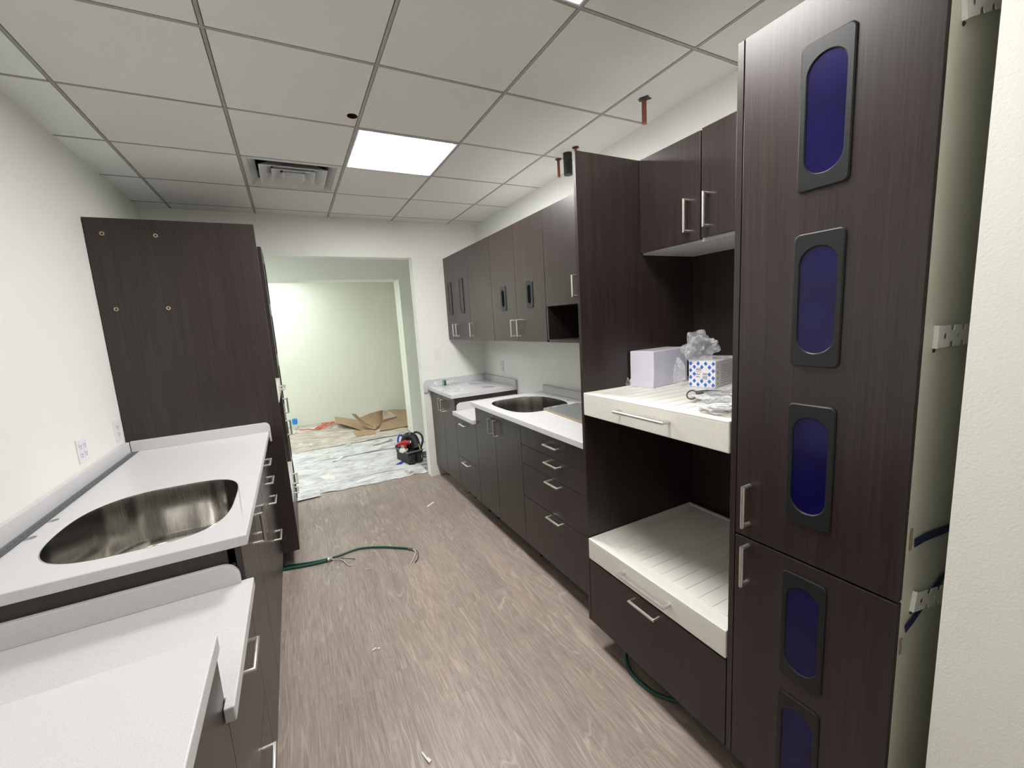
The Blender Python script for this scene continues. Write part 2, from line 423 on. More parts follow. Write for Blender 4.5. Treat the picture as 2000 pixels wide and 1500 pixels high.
# ceiling of the room: tiles in a lay-in grid
G = 0.6096
cols = [WL] + [i * G for i in range(0, 5)] + [WR]
rows = [YB] + [j * G for j in range(-6, 5)] + [YF]
LIGHTS = [(1.5 * 0 + 2, 1), (2, -2), (2, -5), (0, -2), (0, -5)]
special = {(2, 1): 'l', (2, -2): 'l', (2, -5): 'l', (1, 2): 'v', (0, -4): 'l'}
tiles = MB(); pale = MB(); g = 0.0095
for a in range(len(cols) - 1):
    for b_ in range(len(rows) - 1):
        ci, rj = a - 1, b_ - 7
        if (ci, rj) in special: continue
        x0 = cols[a] + (g if a > 0 else 0); x1 = cols[a + 1] - (g if a < len(cols) - 2 else 0)
        y0 = rows[b_] + (g if b_ > 0 else 0); y1 = rows[b_ + 1] - (g if b_ < len(rows) - 2 else 0)
        if (ci, rj) == (1, 0):   # tile with the round sprinkler hole
            hole = [(1.181 + 0.027 * math.cos(2 * PI * k / 24), 0.484 + 0.027 * math.sin(2 * PI * k / 24)) for k in range(24)]
            slab(tiles, [[(x0, y0), (x1, y0), (x1, y1), (x0, y1)], hole], H + 0.001, H + 0.016)
            continue
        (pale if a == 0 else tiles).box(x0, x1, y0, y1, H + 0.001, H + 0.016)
struct('ceiling', tiles, M['tile'], origin=(0, 0, H))
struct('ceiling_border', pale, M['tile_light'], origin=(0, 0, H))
gr = MB(); hw = 0.0062
for x in cols[1:-1]: gr.box(x - hw, x + hw, YB, YF, H, H + 0.03)
for y in rows[1:-1]: gr.box(WL, WR, y - hw, y + hw, H + 0.0003, H + 0.029)
struct('trim_1', gr, M['grid'], origin=(0, 0, H))
struct('ceiling_deck', MB().box(WL - 0.1, WR + 0.4, YB, YF, H + 0.14, H + 0.2), M['void'], origin=(0, 0, H))

def ceiling_light(cx, cy, label, mat='lamp', z=H, group=None):
    t = thing('ceiling_light', (cx, cy, z), label, 'ceiling light', group)
    a, b_ = G / 2 - 0.009, G / 2 - 0.032
    f = MB()
    lo = lambda s_, zz: [(cx - s_, cy - s_, zz), (cx + s_, cy - s_, zz), (cx + s_, cy + s_, zz), (cx - s_, cy + s_, zz)]
    f.rings([lo(a, z + 0.02), lo(a, z - 0.003), lo(a - 0.008, z - 0.004), lo(b_, z + 0.006), lo(b_, z + 0.02)], close=True)
    obj('frame', f, M['plate'], t)
    obj('diffuser', MB().box(cx - b_, cx + b_, cy - b_, cy + b_, z + 0.006, z + 0.016), M[mat], t)
    return t
ceiling_light(1.524, 0.9144, 'square white LED ceiling panel beside the air diffuser')
ceiling_light(1.524, -0.9144, 'square LED ceiling panel at the very top edge of the photo', 'lamp_mid')
ceiling_light(1.524, -2.743, 'square LED ceiling panel behind the viewpoint', 'lamp_dim')
ceiling_light(0.3048, -2.1336, 'square LED ceiling panel behind the viewpoint by the long plain wall', 'lamp_dim')
ceiling_light(-0.55, 3.45, 'added unseen light panel in the middle room, standing in for side daylight', 'fill_side', H - 0.022)
ceiling_light(0.55, 5.9, 'added unseen light panel in the farthest room, standing in for daylight', 'fill_cool', H - 0.022)
ceiling_light(-1.1, 5.9, 'second added unseen light panel in the farthest room', 'fill_cool', H - 0.022)

# square air diffuser
vx, vy = 0.9144, 1.524
t = thing('air_diffuser', (vx, vy, H), 'square white ceiling air diffuser with nested rings beside the lit panel', 'air vent')
sq = lambda s_, z: [(vx - s_, vy - s_, z), (vx + s_, vy - s_, z), (vx + s_, vy + s_, z), (vx - s_, vy + s_, z)]
obj('frame', MB().rings([sq(0.2955, H + 0.002), sq(0.268, H + 0.0), sq(0.225, H + 0.045), sq(0.225, H + 0.10), sq(0.2955, H + 0.10)], close=True), M['vent'], t)
obj('duct_throat', MB().box(vx - 0.222, vx + 0.222, vy - 0.222, vy + 0.222, H + 0.094, H + 0.10), M['black'], t)
for s0, s1, zz in ((0.208, 0.135, 0.0), (0.135, 0.078, 0.004), (0.070, 0.028, 0.008)):
    obj('louver', MB().rings([sq(s0, H - 0.010 + zz), sq(s0 - 0.006, H - 0.010 + zz), sq(s1, H + 0.040 + zz), sq(s1, H + 0.046 + zz), sq(s0, H - 0.004 + zz)], close=True), M['vent'], t)
obj('centre_plate', MB().rings([sq(0.027, H + 0.04), sq(0.012, H + 0.055)]), M['vent'], t)

# sprinkler recess
t = thing('sprinkler_recess', (1.181, 0.484, H), 'small round dark red hole in the tile next to the lit ceiling panel', 'sprinkler')
cup = MB(); cup.lathe([(0.0262, -0.001), (0.0262, 0.05), (0.001, 0.05)], (1.181, 0.484, H), 24); cup.f = [f for f in cup.f if len(f) != 24]
obj('cup', cup, M['redbrown'], t)
obj('sprinkler_head', MB().lathe([(0.001, 0.012), (0.012, 0.014), (0.006, 0.022), (0.008, 0.05)], (1.181, 0.484, H), 16), M['copper'], t)

# pipes coming down through the ceiling over the cabinets
def pipe(x, y, r, z0, mat, label, esc=0.0, name='copper_pipe', ragged=False):
    t = thing(name, (x, y, z0), label, 'pipe')
    p = MB().tube([(x, y, H + 0.03), (x, y, z0)], r, 18)
    obj('tube', p, mat, t, smooth=40)
    if esc:
        if ragged:
            rg = MB(); n = 18; lo = []; hi = []
            for k in range(n):
                a = 2 * PI * k / n; rr = esc * (0.75 + 0.5 * random.random())
                hi.append((x + rr * math.cos(a), y + rr * math.sin(a), H + 0.0005)); lo.append((x + 0.9 * r * math.cos(a), y + 0.9 * r * math.sin(a), H - 0.004))
            rg.rings([hi, lo]); obj('hole_edge', rg, M['screwdark'], t)
        else:
            obj('escutcheon', MB().lathe([(esc, 0.001), (esc, -0.003), (r, -0.008), (r, 0.001)], (x, y, H), 20), M['redbrown'], t, smooth=40)
pipe(2.540, -0.216, 0.0125, H - 0.120, M['copper'], 'rusty copper pipe through a ragged ceiling hole, nearest of the ceiling pipes', 0.034, ragged=True)
pipe(2.567, 0.418, 0.0095, H - 0.10, M['copper'], 'short copper pipe showing just over the corner of the tall side panel', 0.022)
pipe(2.572, 0.627, 0.0095, H - 0.12, M['copper'], 'copper pipe on the far side of the thick black pipe', 0.022)
pipe(2.575, 0.520, 0.030, H - 0.138, M['blackpipe'], 'thick black pipe between two copper pipes over the wall cabinets', 0.0, 'black_pipe')

# ------------------------------------------------------------------ cabinetry (built for the right-hand run)
ZB = 0.14          # underside of all floor cabinets
def handle(parent, x, y0, y1, z0, z1, out=0.034, r=0.0066, name='handle'):
    # U bar standing off a face at x (facing -x), ends at (y0,z0) and (y1,z1)
    p = MB().tube([(x + 0.001, y0, z0), (x - out, y0, z0), (x - out, y1, z1), (x + 0.001, y1, z1)], r, 10, mitre=True)
    return obj(name, p, M['nickel'], parent, smooth=35)

def panel_door(parent, name, x, y0, y1, z0, z1, hnd=None, mat='dark', th=0.019, gap=0.0016):
    y0, y1 = min(y0, y1), max(y0, y1)
    d = obj(name, MB().box(x, x + th, y0 + gap, y1 - gap, z0 + gap, z1 - gap, 0.0012), M[mat], parent)
    if hnd:
        k, yc, zc, L = hnd
        if k == 'v': handle(d, x, yc, yc, zc - L / 2, zc + L / 2)
        else: handle(d, x, yc - L / 2, yc + L / 2, zc, zc)
    return d

def oval_window(door, x, yc, zc, w, h, iw, ih, pane, th=0.006, shift=0.0, fm='frame'):
    o = rrect(w, h, 0.014, 48); i = rrect(iw, ih, iw / 2 - 0.0005, 48)
    P = lambda l, d: [(x - d, yc + p[0], zc + shift + p[1]) for p in l]
    ins = lambda l, k: [(p[0] * (1 - 2 * k / w), p[1] * (1 - 2 * k / h)) for p in l]
    f = MB().rings([P(o, -0.0005), P(o, th * 0.6), P(ins(o, 0.003), th), P([(q[0] * 1.05, q[1] * 1.02) for q in i], th), P(i, th * 0.55), P(i, -0.0005)], close=True)
    obj('window_frame', f, M[fm], door, smooth=30)
    obj('window_pane', MB().rings([P(i, 0.0), P(i, th * 0.3)]), M[pane], door)

def legs(parent, xs, ys, zt=ZB):
    for y in ys:
        for x in xs:
            obj('leg', MB().lathe([(0.028, 0), (0.028, 0.01), (0.016, 0.018), (0.016, zt - 0.02), (0.03, zt - 0.012), (0.03, zt)], (x, y, 0.0), 14), M['leg'], parent, smooth=40)

def edge_round(o, w=0.003): 
    b = o.modifiers.new('bevel', 'BEVEL'); b.width = w; b.segments = 3; b.limit_method = 'ANGLE'; b.angle_limit = math.radians(60)

def splash_profile(x0, x1, z0, z1, r=0.045):
    # outline in (x, z), the front (x0) upper corner rounded
    pts = [(x0, z0), (x1, z0), (x1, z1)]
    for k in range(9):
        a = PI / 2 + (PI / 2) * k / 8
        pts.append((x0 + r + r * math.cos(a), z1 - r + r * math.sin(a)))
    return pts

def run(side, P, lab):
    ROT[0] = side == 'left'
    XB, XS, XT, W = P['XB'], P['XS'], P['XT'], P['W']     # base front, slab front, tall front, wall
    yp = -0.344                                            # outer face of the tall niche's far side panel
    ya, yl, yh, ye = yp, P['ysink'], P['ylow'], P['yend']  # sink base ya..ys, low base ys..yl, high base yl..ye
    wx = W - 0.004
    # --- sink base cabinet
    t = thing('sink_base_cabinet', ((XB + W) / 2, (ya + yl) / 2, 0), lab['sink'], 'cabinet')
    y1 = yl - 0.02
    c = MB().box(XB + 0.022, wx, ya, ya + 0.018, ZB, 1.02).box(XB + 0.022, wx, y1 - 0.018, y1, ZB, 1.02).box(XB + 0.022, wx, ya, y1, ZB, ZB + 0.018)
    c.box(W - 0.03, wx, ya, y1, ZB, 1.02).box(XB + 0.022, XB + 0.04, ya, y1, 0.96, 1.02).box(XB + 0.022, wx, 0.5, 0.518, ZB, 1.02)
    obj('carcass', c, M['dark'], t)
    yd, ym = P['ydraw'], P['ydoor']
    panel_door(t, 'door', XB, ym, y1, ZB, 1.012, ('v', ym + 0.048, 0.905, 0.124))
    panel_door(t, 'door', XB, yd, ym, ZB, 1.012, ('v', ym - 0.048, 0.905, 0.124))
    zs = [1.012, 0.872, 0.736, 0.497, ZB]
    hz = [0.952, 0.838, 0.712, 0.478]
    for k in range(4):
        panel_door(t, 'drawer', XB, ya + 0.001, yd, zs[k + 1], zs[k], ('h', P['yhan'], hz[k], 0.136))
    legs(t, (XB + 0.13, W - 0.1), (ya + 0.09, yd, y1 - 0.09))
    # worktop with sink cut-out
    t = thing('worktop', ((XS + W) / 2, (ya + yl) / 2, 1.02), lab['top'], 'worktop')
    sx, sy, sa, sb = P['sink']
    s_out = sell(sx, sy, sa, sb, 3.4, 2.6)
    hs = [[(hx + 0.018 * math.cos(-2 * PI * k / 20), hy + 0.018 * math.sin(-2 * PI * k / 20)) for k in range(20)] for hx, hy in P['taps']]
    m = MB(); slab(m, [[(XS, ya + 0.002), (wx, ya + 0.002), (wx, yl), (XS, yl)], s_out] + hs, 1.02, 1.056)
    o = obj('slab', m, M['solid'], t); edge_round(o)
    for hx, hy in P['taps']:
        obj('tap_hole', MB().lathe([(0.0178, 0.0), (0.0178, 0.002)], (hx, hy, 1.0205), 20), M['grime'], t)
    o = obj('backsplash', MB().box(wx - 0.02, wx, ya + 0.024, P['ybs'], 1.0562, 1.122), M['solid'], t); edge_round(o, 0.002)
    if P['endsplash']:
        m = MB().prism(splash_profile(XS - 0.012, wx - 0.022, 1.0562, 1.122, 0.035), 'y', ya + 0.002, ya + 0.022)
        m.box(XS - 0.012, XS - 0.0005, ya + 0.002, ya + 0.022, 0.985, 1.0565)
        o = obj('side_splash', m, M['solid'], t); edge_round(o, 0.002)
    # sink bowl
    t = thing('sink', (sx, sy, 0.78), lab['bowl'], 'sink')
    m = MB(); lp = []
    for k, z in ((0.9985, 1.0535), (0.994, 1.0535), (0.992, 1.045), (0.98, 0.95), (0.962, 0.85), (0.945, 0.815), (0.91, 0.797), (0.85, 0.789), (0.6, 0.786), (0.15, 0.783)):
        lp.append([(p[0], p[1], z) for p in sell(sx, sy, sa, sb, 3.4, 2.6, k=k)])
    m.rings(lp, cap0=False, cap1=False)
    o = obj('bowl', m, M['steel'], t, smooth=60)
    sd = o.modifiers.new('thickness', 'SOLIDIFY'); sd.thickness = 0.0012; sd.offset = 1 if not ROT[0] else 1
    obj('drain', MB().lathe([(0.045, 0.0), (0.043, 0.003), (0.03, 0.001), (0.028, -0.012), (0.001, -0.012)], (sx, sy, 0.784), 24), M['chrome'], t, smooth=40)
    # --- low knee-height unit
    t = thing('low_base_cabinet', ((XB + W) / 2, (yl + yh) / 2, 0), lab['low'], 'cabinet')
    obj('carcass', MB().box(XB + 0.022, wx, yl - 0.018, yh - 0.002, ZB, 0.8555), M['dark'], t)
    panel_door(t, 'drawer', XB, yl - 0.02, yh, 0.452, 0.853, ('h', (yl + yh) / 2, 0.80, 0.136))
    panel_door(t, 'drawer', XB, yl - 0.02, yh, ZB, 0.452, ('h', (yl + yh) / 2, 0.425, 0.136))
    legs(t, (XB + 0.13, W - 0.1), (yl + 0.07, yh - 0.07))
    t = thing('low_worktop', ((XS + W) / 2, (yl + yh) / 2, 0.862), lab['lowtop'], 'worktop')
    o = obj('slab', MB().prism([(XS, yl - 0.018), (wx, yl - 0.018), (wx, yh - 0.001), (XB - 0.001, yh - 0.001), (XB - 0.001, yh + P['lowlip']), (XS, yh + P['lowlip'])] if P['lowlip'] else [(XS, yl - 0.018), (wx, yl - 0.018), (wx, yh - 0.001), (XS, yh - 0.001)], 'z', 0.856, 0.893), M['solid'], t); edge_round(o)
    m = MB().prism(splash_profile(XB + 0.012, wx - 0.021, 0.8932, 0.967, 0.05), 'y', *( (yh - 0.021, yh - 0.001) if side == 'right' else (yl - 0.019, yl + 0.001)))
    o = obj('side_splash', m, M['solid'], t); edge_round(o, 0.002)
    o = obj('backsplash', MB().box(wx - 0.02, wx, yl + 0.002, yh - 0.002, 0.8932, 0.96), M['solid'], t)
    # --- high unit at the end of the run
    t = thing('end_base_cabinet', ((XB + W) / 2, (yh + ye) / 2, 0), lab['high'], 'cabinet')
    c = MB().box(XB + 0.022, wx, yh, ye - 0.003, ZB, 1.012)
    obj('carcass', c, M['dark'], t)
    if side == 'right':
        ymid = P['yhd']
        panel_door(t, 'door', XB, ymid, ye - 0.01, ZB, 1.008, ('v', ymid + 0.045, 0.895, 0.124))
        panel_door(t, 'door', XB, yh, ymid, ZB, 1.008, ('v', ymid - 0.045, 0.895, 0.124))
    else:
        panel_door(t, 'door', XB, yh, yh + 0.36, ZB, 1.008)
        panel_door(t, 'door', XB, yh + 0.36, ye - 0.01, ZB, 1.008)
    legs(t, (XB + 0.13, W - 0.1), (yh + 0.08, ye - 0.08))
    t = thing('end_worktop', ((XS + W) / 2, (yh + ye) / 2, 1.012), lab['hightop'], 'worktop')
    hol = [[(hx + 0.072 * math.cos(-2 * PI * k / 32), hy + 0.10 * math.sin(-2 * PI * k / 32)) for k in range(32)] for hx, hy in P['bins']]
    m = MB(); XE = XS + P.get('dxe', 0); slab(m, [[(XE, yh - 0.006), (wx, yh - 0.006), (wx, ye - 0.002), (XE, ye - 0.002)]] + hol, 1.012, 1.05)
    o = obj('slab', m, M['solid'], t); edge_round(o)
    for hx, hy in P['bins']:
        m = MB(); m.rings([[(hx + 0.073 * k * math.cos(2 * PI * j / 32), hy + 0.101 * k * math.sin(2 * PI * j / 32), z) for j in range(32)] for k, z in ((0.985, 1.015), (0.985, 1.0455), (0.95, 1.0455))], cap0=False)
        obj('shade_cap', m, M['label'], t, smooth=50)  # grey cap under the rim paints the shade of the opening
    o = obj('backsplash', MB().box(wx - 0.02, wx, yh - 0.004, ye - 0.023, 1.0502, 1.12), M['solid'], t); edge_round(o, 0.002)
    if side == 'right':
        m = MB().prism(splash_profile(XS - 0.045, wx, 1.0502, 1.122, 0.05), 'y', ye - 0.021, ye - 0.002)
        m.box(XS - 0.045, XS - 0.0005, ye - 0.021, ye - 0.002, 0.985, 1.0505)
        o = obj('side_splash', m, M['solid'], t); edge_round(o, 0.002)
    # --- tall niche unit with pull-out trays
    ZT = 2.445; xb = wx
    t = thing('tall_niche_cabinet', ((XT + W) / 2, -0.75, 0), lab['niche'], 'cabinet')
    z0 = ZB - 0.0
    obj('side_panel', MB().box(XT, xb, yp - 0.019, yp - 0.0005, z0, ZT, 0.001), [M['dark']], t)
    obj('side_panel', MB().box(XT, xb, -1.151, -1.132, z0, ZT, 0.001), M['dark'], t)
    yi0, yi1 = -1.132, yp - 0.019
    obj('back_panel', MB().box(xb - 0.03, xb - 0.012, yi0, yi1, z0, ZT), M['dark'], t)
    XU = P['XU']
    if side == 'right':
        obj('hanging_box', MB().box(XU + 0.021, xb - 0.031, yi0, yi1, 2.0, ZT - 0.004), M['white_under'], t)
        panel_door(t, 'door', XU, -0.712, yi1 + 0.0, 2.008, ZT, ('v', -0.655, 2.117, 0.128))
        panel_door(t, 'door', XU - 0.0, yi0, -0.716, 2.012, ZT + 0.004, ('v', -0.752, 2.12, 0.128))
    else:
        obj('hanging_box', MB().box(XU + 0.021, xb - 0.031, yi0, yi1, 2.0, ZT - 0.004), M['white_under'], t)
        panel_door(t, 'door', XU, -0.74, yi1, 2.008, ZT)
        panel_door(t, 'door', XU, yi0, -0.74, 2.008, ZT)
    for zz, zt2, hzz in ((1.243, 1.352, 1.306), (0.496, 0.604, 0.556)):
        m = MB()
        y0, y1_ = yi0 + 0.004, yi1 - 0.004; x1 = xb - 0.06
        # tray: shell with raised rim and ribbed deck
        m.box(XT - 0.004, x1, y0, y1_, zz, zt2 - 0.006, 0.004)
        rim = 0.022
        m.box(XT - 0.004, XT + 0.034, y0, y1_, zt2 - 0.01, zt2, 0.003)
        m.box(x1 - rim, x1, y0, y1_, zt2 - 0.01, zt2, 0.003)
        m.box(XT + 0.03, x1 - rim, y0, y0 + rim, zt2 - 0.01, zt2, 0.003)
        m.box(XT + 0.03, x1 - rim, y1_ - rim, y1_, zt2 - 0.01, zt2, 0.003)
        nr = 11
        for k in range(nr):
            ya_ = y0 + 0.045 + (y1_ - y0 - 0.09) * (k + 0.06) / nr; yb_ = y0 + 0.045 + (y1_ - y0 - 0.09) * (k + 0.94) / nr
            m.box(XT + 0.07, x1 - 0.05, ya_, yb_, zt2 - 0.008, zt2 - 0.0035, 0.0012)
        p = obj('pull_out_tray', m, M['tray'], t)
        handle(p, XT - 0.004, -0.625, -0.885, hzz, hzz, out=0.036, r=0.0075)
    panel_door(t, 'drawer', XT, yi0 + 0.002, yi1 - 0.002, ZB, 0.49, ('h', -0.755, 0.458, 0.14))
    obj('bottom_board', MB().box(XT + 0.022, xb - 0.03, yi0, yi1, ZB, ZB + 0.018), M['dark'], t)
    legs(t, (XT + 0.14, W - 0.1), (-0.45, -1.05))
    obj('top_board', MB().box(XU + 0.022, xb - 0.001, yi0 + 0.001, yi1 - 0.001, ZT - 0.0035, ZT + 0.0), M['plate'], t)  # unseen white top, added to bounce light upwards
    if side == 'left':
        for hx, hz_ in ((-0.135, 2.356), (0.11, 2.354), (-0.137, 1.923), (0.11, 1.920)):
            obj('fixing_ring', MB().lathe([(0.012, 0.0), (0.011, 0.0035), (0.006, 0.003), (0.0045, 0.0005)], (2.6 - hx, yp - 0.0005, hz_), 20, axis='y'), M['brass'], t, smooth=40)
            obj('screw_hole', MB().lathe([(0.0045, 0.0), (0.0045, 0.001)], (2.6 - hx, yp - 0.0003, hz_), 14, axis='y'), M['black'], t)
    # --- tall cabinet with five oval windows
    t = thing('tall_window_cabinet', ((XT + W) / 2, -1.36, 0), lab['tall'], 'cabinet')
    obj('carcass', MB().box(XT + 0.022, xb, -1.549, -1.152, z0, ZT), M['dark'], t)
    obj('edge_panel', MB().box(XT + 0.0185, XT + 0.0215, -1.549, -1.152, z0, ZT), M['edge'], t)
    du = panel_door(t, 'door', XT - 0.001, -1.574, -1.153, 0.984, ZT + 0.002, ('v', -1.199, 1.095, 0.126))
    dl = panel_door(t, 'door', XT - 0.001, -1.574, -1.153, ZB, 0.980, ('v', -1.199, 0.895, 0.126))
    for d, zc in ((du, 2.165), (du, 1.716), (du, 1.268), (dl, 0.765), (dl, 0.362)):
        oval_window(d, XT - 0.001, -1.365, zc, 0.117, 0.345, 0.086, 0.272, 'blue_pane')
    legs(t, (XT + 0.14, W - 0.1), (-1.24, -1.47))
    ROT[0] = False

run('right', dict(XB=2.08, XS=2.05, XT=1.97, W=WR, XU=2.35, ysink=1.33, ylow=1.82, yend=YF, ydraw=0.506, ydoor=0.93, yhan=0.095,
                  sink=(2.39, 0.90, 0.262, 0.315), taps=[(2.70, 0.80)], bins=[(2.54, 2.28), (2.545, 2.00)][0:2] and [(2.535, 2.37), (2.545, 2.03)], ybs=1.28, endsplash=False, lowlip=0.0, yhd=2.19),
    dict(sink='dark base cabinet with four drawers under the far steel sink',
         top='white worktop with sink cutout in the far run under the wall cabinets',
         bowl='shiny steel sink in the far run below the wall cabinets',
         low='low dark two-drawer unit between the end cabinet by the doorway and the sink cabinet',
         lowtop='small lower white worktop stepped down near the doorway',
         high='dark two-door base cabinet standing against the wall with the doorway',
         hightop='raised white worktop with two round openings in the corner beside the doorway',
         niche='tall dark open cabinet holding the white box and two cream pull-out trays',
         tall='tall dark cabinet with navy oval windows, largest and nearest thing in view'))
run('left', dict(XB=2.078, XS=2.055, XT=1.97, W=2.6 - WL, XU=2.30, ysink=1.385, ylow=1.905, yend=2.66, ydraw=0.506, ydoor=0.93, yhan=0.095,
                 sink=(2.3975, 0.958, 0.272, 0.338), taps=[(2.741, 0.787), (2.743, 0.947)], bins=[], ybs=1.383, endsplash=True, lowlip=0.035, dxe=0.016, yhd=2.2),
    dict(sink='dark base cabinet with drawers under the worktop with the large near sink',
         top='white worktop with the large near sink cutout, running up to the plain dark tall panel',
         bowl='large brushed steel sink nearest the viewpoint',
         low='low dark two-drawer cabinet under the stepped-down worktop in the near corner',
         lowtop='stepped-down white worktop with rounded side splash next to the large near sink',
         high='dark base cabinet under the nearest white worktop at the bottom corner',
         hightop='nearest white worktop, plain, cut off by the bottom corner of the photo',
         niche='tall dark cabinet with plain side panel showing four brass ringed holes',
         tall='tall dark window cabinet seen edge on, between the plain panel and the doorway'))

# wall cabinets of the right-hand run
XU = 2.35; ZU0, ZU1 = 1.553, 2.445
def wall_cab(y0, y1, label, doors, z0=ZU0, niche=None):
    t = thing('wall_cabinet', ((XU + WR) / 2, (y0 + y1) / 2, ZU0), label, 'cabinet')
    x0, x1 = XU + 0.021, WR - 0.004
    if niche:
        c = MB().box(x0, x1, y0, y1, niche, ZU1).box(x0 - 0.018, x1, y0, y0 + 0.018, ZU0, niche).box(x0 - 0.018, x1, y1 - 0.018, y1, ZU0, niche)
        c.box(x0 - 0.018, x1, y0, y1, ZU0, ZU0 + 0.018).box(x1 - 0.012, x1, y0, y1, ZU0, niche)
    else: c = MB().box(x0, x1, y0, y1, ZU0, ZU1)
    obj('carcass', c, M['dark'], t)
    obj('top_board', MB().box(x0, x1, y0 + 0.001, y1 - 0.001, ZU1 + 0.0002, ZU1 + 0.003), M['plate'], t)  # white sheet added out of view to bounce light onto the wall above
    for (a, b_, hy, win) in doors:
        d = panel_door(t, 'door', XU, a, b_, niche or ZU0, ZU1, ('v', hy, (niche or ZU0) + 0.105 if niche is None else niche + 0.107, 0.122) if hy is not None else None)
        if win == 'long': oval_window(d, XU, (a + b_) / 2 + 0.0, 2.0, 0.11, 0.35, 0.075, 0.285, 'grey_pane')
        if win == 'short': oval_window(d, XU, (a + b_) / 2 + 0.0, 1.902, 0.10, 0.20, 0.046, 0.135, 'black')
    return t
wall_cab(1.915, 2.60, 'dark wall cabinet with two long oval windows, farthest, touching the doorway wall', [(2.30, 2.60, 2.345, 'long'), (1.915, 2.30, 2.255, 'long')])
wall_cab(1.39, 1.914, 'dark wall cabinet with one plain windowless door among the far row', [(1.39, 1.914, 1.868, None)])
wall_cab(0.53, 1.389, 'dark wall cabinet whose two doors have small black oval windows', [(0.955, 1.389, 1.005, 'short'), (0.53, 0.955, 0.905, 'short')])
wall_cab(-0.343, 0.529, 'dark wall cabinet with an open black cubby below, touching the tall side panel', [(0.10, 0.529, 0.168, None), (-0.343, 0.10, None, None)], niche=1.797)

# ------------------------------------------------------------------ wall fittings
def cover_plate(name, label, cat, c, n, up_w, up_h, kind='outlet', gangs=1):
    # c centre on the wall, n outward normal ('x+','x-','y-')
    ax = n[0]; sg = 1 if n[1] == '+' else -1
    t = thing(name, (c[0], c[1], c[2] - up_h / 2), label, cat)
    def bx(mb, u0, u1, z0, z1, d0, d1, ch=0.0):
        if ax == 'x': mb.box(c[0] + sg * d0, c[0] + sg * d1, c[1] + u0, c[1] + u1, c[2] + z0, c[2] + z1, ch)
        else: mb.box(c[0] + u0, c[0] + u1, c[1] + sg * d0, c[1] + sg * d1, c[2] + z0, c[2] + z1, ch)
        return mb
    obj('plate', bx(MB(), -up_w / 2, up_w / 2, -up_h / 2, up_h / 2, 0.0003, 0.006, 0.002), M['plate'], t)
    for g_ in range(gangs):
        u = (g_ - (gangs - 1) / 2) * 0.046
        if kind == 'switch':
            obj('rocker', bx(MB(), u - 0.0165, u + 0.0165, -0.033, 0.033, 0.0062, 0.010, 0.002), M['plate'], t)
        else:
            for zz in (-0.021, 0.021):
                s_ = obj('socket', bx(MB(), u - 0.0165, u + 0.0165, zz - 0.0165, zz + 0.0165, 0.0062, 0.008, 0.002), M['plate'], t)
                m = MB(); bx(m, u - 0.008, u - 0.0055, zz - 0.003, zz + 0.009, 0.0081, 0.0086); bx(m, u + 0.0055, u + 0.008, zz - 0.003, zz + 0.008, 0.0081, 0.0086); bx(m, u - 0.003, u + 0.003, zz - 0.011, zz - 0.006, 0.0081, 0.0086)
                obj('slot', m, M['slot'], s_)
    return t
cover_plate('wall_outlet', 'white double outlet on the plain wall above the large near sink', 'outlet', (WL, 0.788, 1.212), 'x+', 0.105, 0.118, gangs=2)
cover_plate('wall_outlet', 'white outlet plate on the plain wall touching the dark tall panel', 'outlet', (WL, 1.262, 1.212), 'x+', 0.088, 0.125)
cover_plate('wall_outlet', 'white outlet below the wall cabinets in the far corner', 'outlet', (WR, 2.14, 1.235), 'x-', 0.075, 0.122)
cover_plate('wall_outlet', 'small white outlet low on the far pale green wall', 'outlet', (1.137, 6.77, 0.498), 'y-', 0.085, 0.135)
cover_plate('light_switch', 'white rocker switch on the wall between doorway and wall cabinets', 'switch', (2.205, YF, 1.402), 'y-', 0.078, 0.125, 'switch')

# toothed metal mounting plates and navy straps in the gap beside the nearest tall cabinet
def tooth_plate(cx, cz, ang, label):
    # plate outline in (x,z), long axis tilted by ang
    pts = [(-0.0, -0.025), (0.045, -0.025)]
    def notch(x, s): return [(x, s * 0.025), (x + 0.003, s * 0.014), (x + 0.012, s * 0.012), (x + 0.021, s * 0.014), (x + 0.024, s * 0.025)]
    low = [(0.0, -0.025), (0.050, -0.025)] + notch(0.062, -1) + [(0.118, -0.025)] + notch(0.128, -1) + [(0.19, -0.025), (0.215, -0.018), (0.222, -0.006), (0.200, -0.004), (0.197, 0.004), (0.222, 0.008), (0.215, 0.020)]
    up = [(0.19, 0.025)] + list(reversed(notch(0.128, 1))) + [(0.118, 0.025)] + list(reversed(notch(0.062, 1))) + [(0.050, 0.025), (0.0, 0.025)]
    L = low + up
    hole = lambda x, rx, rz: [(x + rx * math.cos(-2 * PI * k / 16), rz * math.sin(-2 * PI * k / 16)) for k in range(16)]
    ca, sa = math.cos(ang), math.sin(ang)
    tr = lambda l: [(cx + p[0] * ca - p[1] * sa, cz + p[0] * sa + p[1] * ca) for p in l]
    t = thing('mounting_plate', (cx + 0.1, -1.5695, cz), label, 'metal plate')
    m = MB(); slab(m, [tr(L), tr(hole(0.036, 0.009, 0.007)), tr(hole(0.112, 0.006, 0.004))], -1.5775, -1.5760, plane='y')
    obj('toothed_plate', m, M['galv'], t)
    obj('flange', MB().prism(tr([(-0.004, -0.026), (0.002, -0.026), (0.002, 0.026), (-0.004, 0.026)]), 'y', -1.5775, -1.5684), M['galv'], t)
    p = tr([(0.004, -0.031)])[0]
    obj('screw', MB().lathe([(0.001, -0.004), (0.0045, -0.002), (0.005, 0)], (p[0], -1.5685, p[1]), 12, axis='y'), M['screwdark'], t)
tooth_plate(2.052, 1.617, -0.02, 'toothed grey metal plate at mid height in the gap beside the nearest tall cabinet')
tooth_plate(2.058, 0.955, -0.24, 'toothed grey metal plate crossed by a navy strap, lowest in the gap')
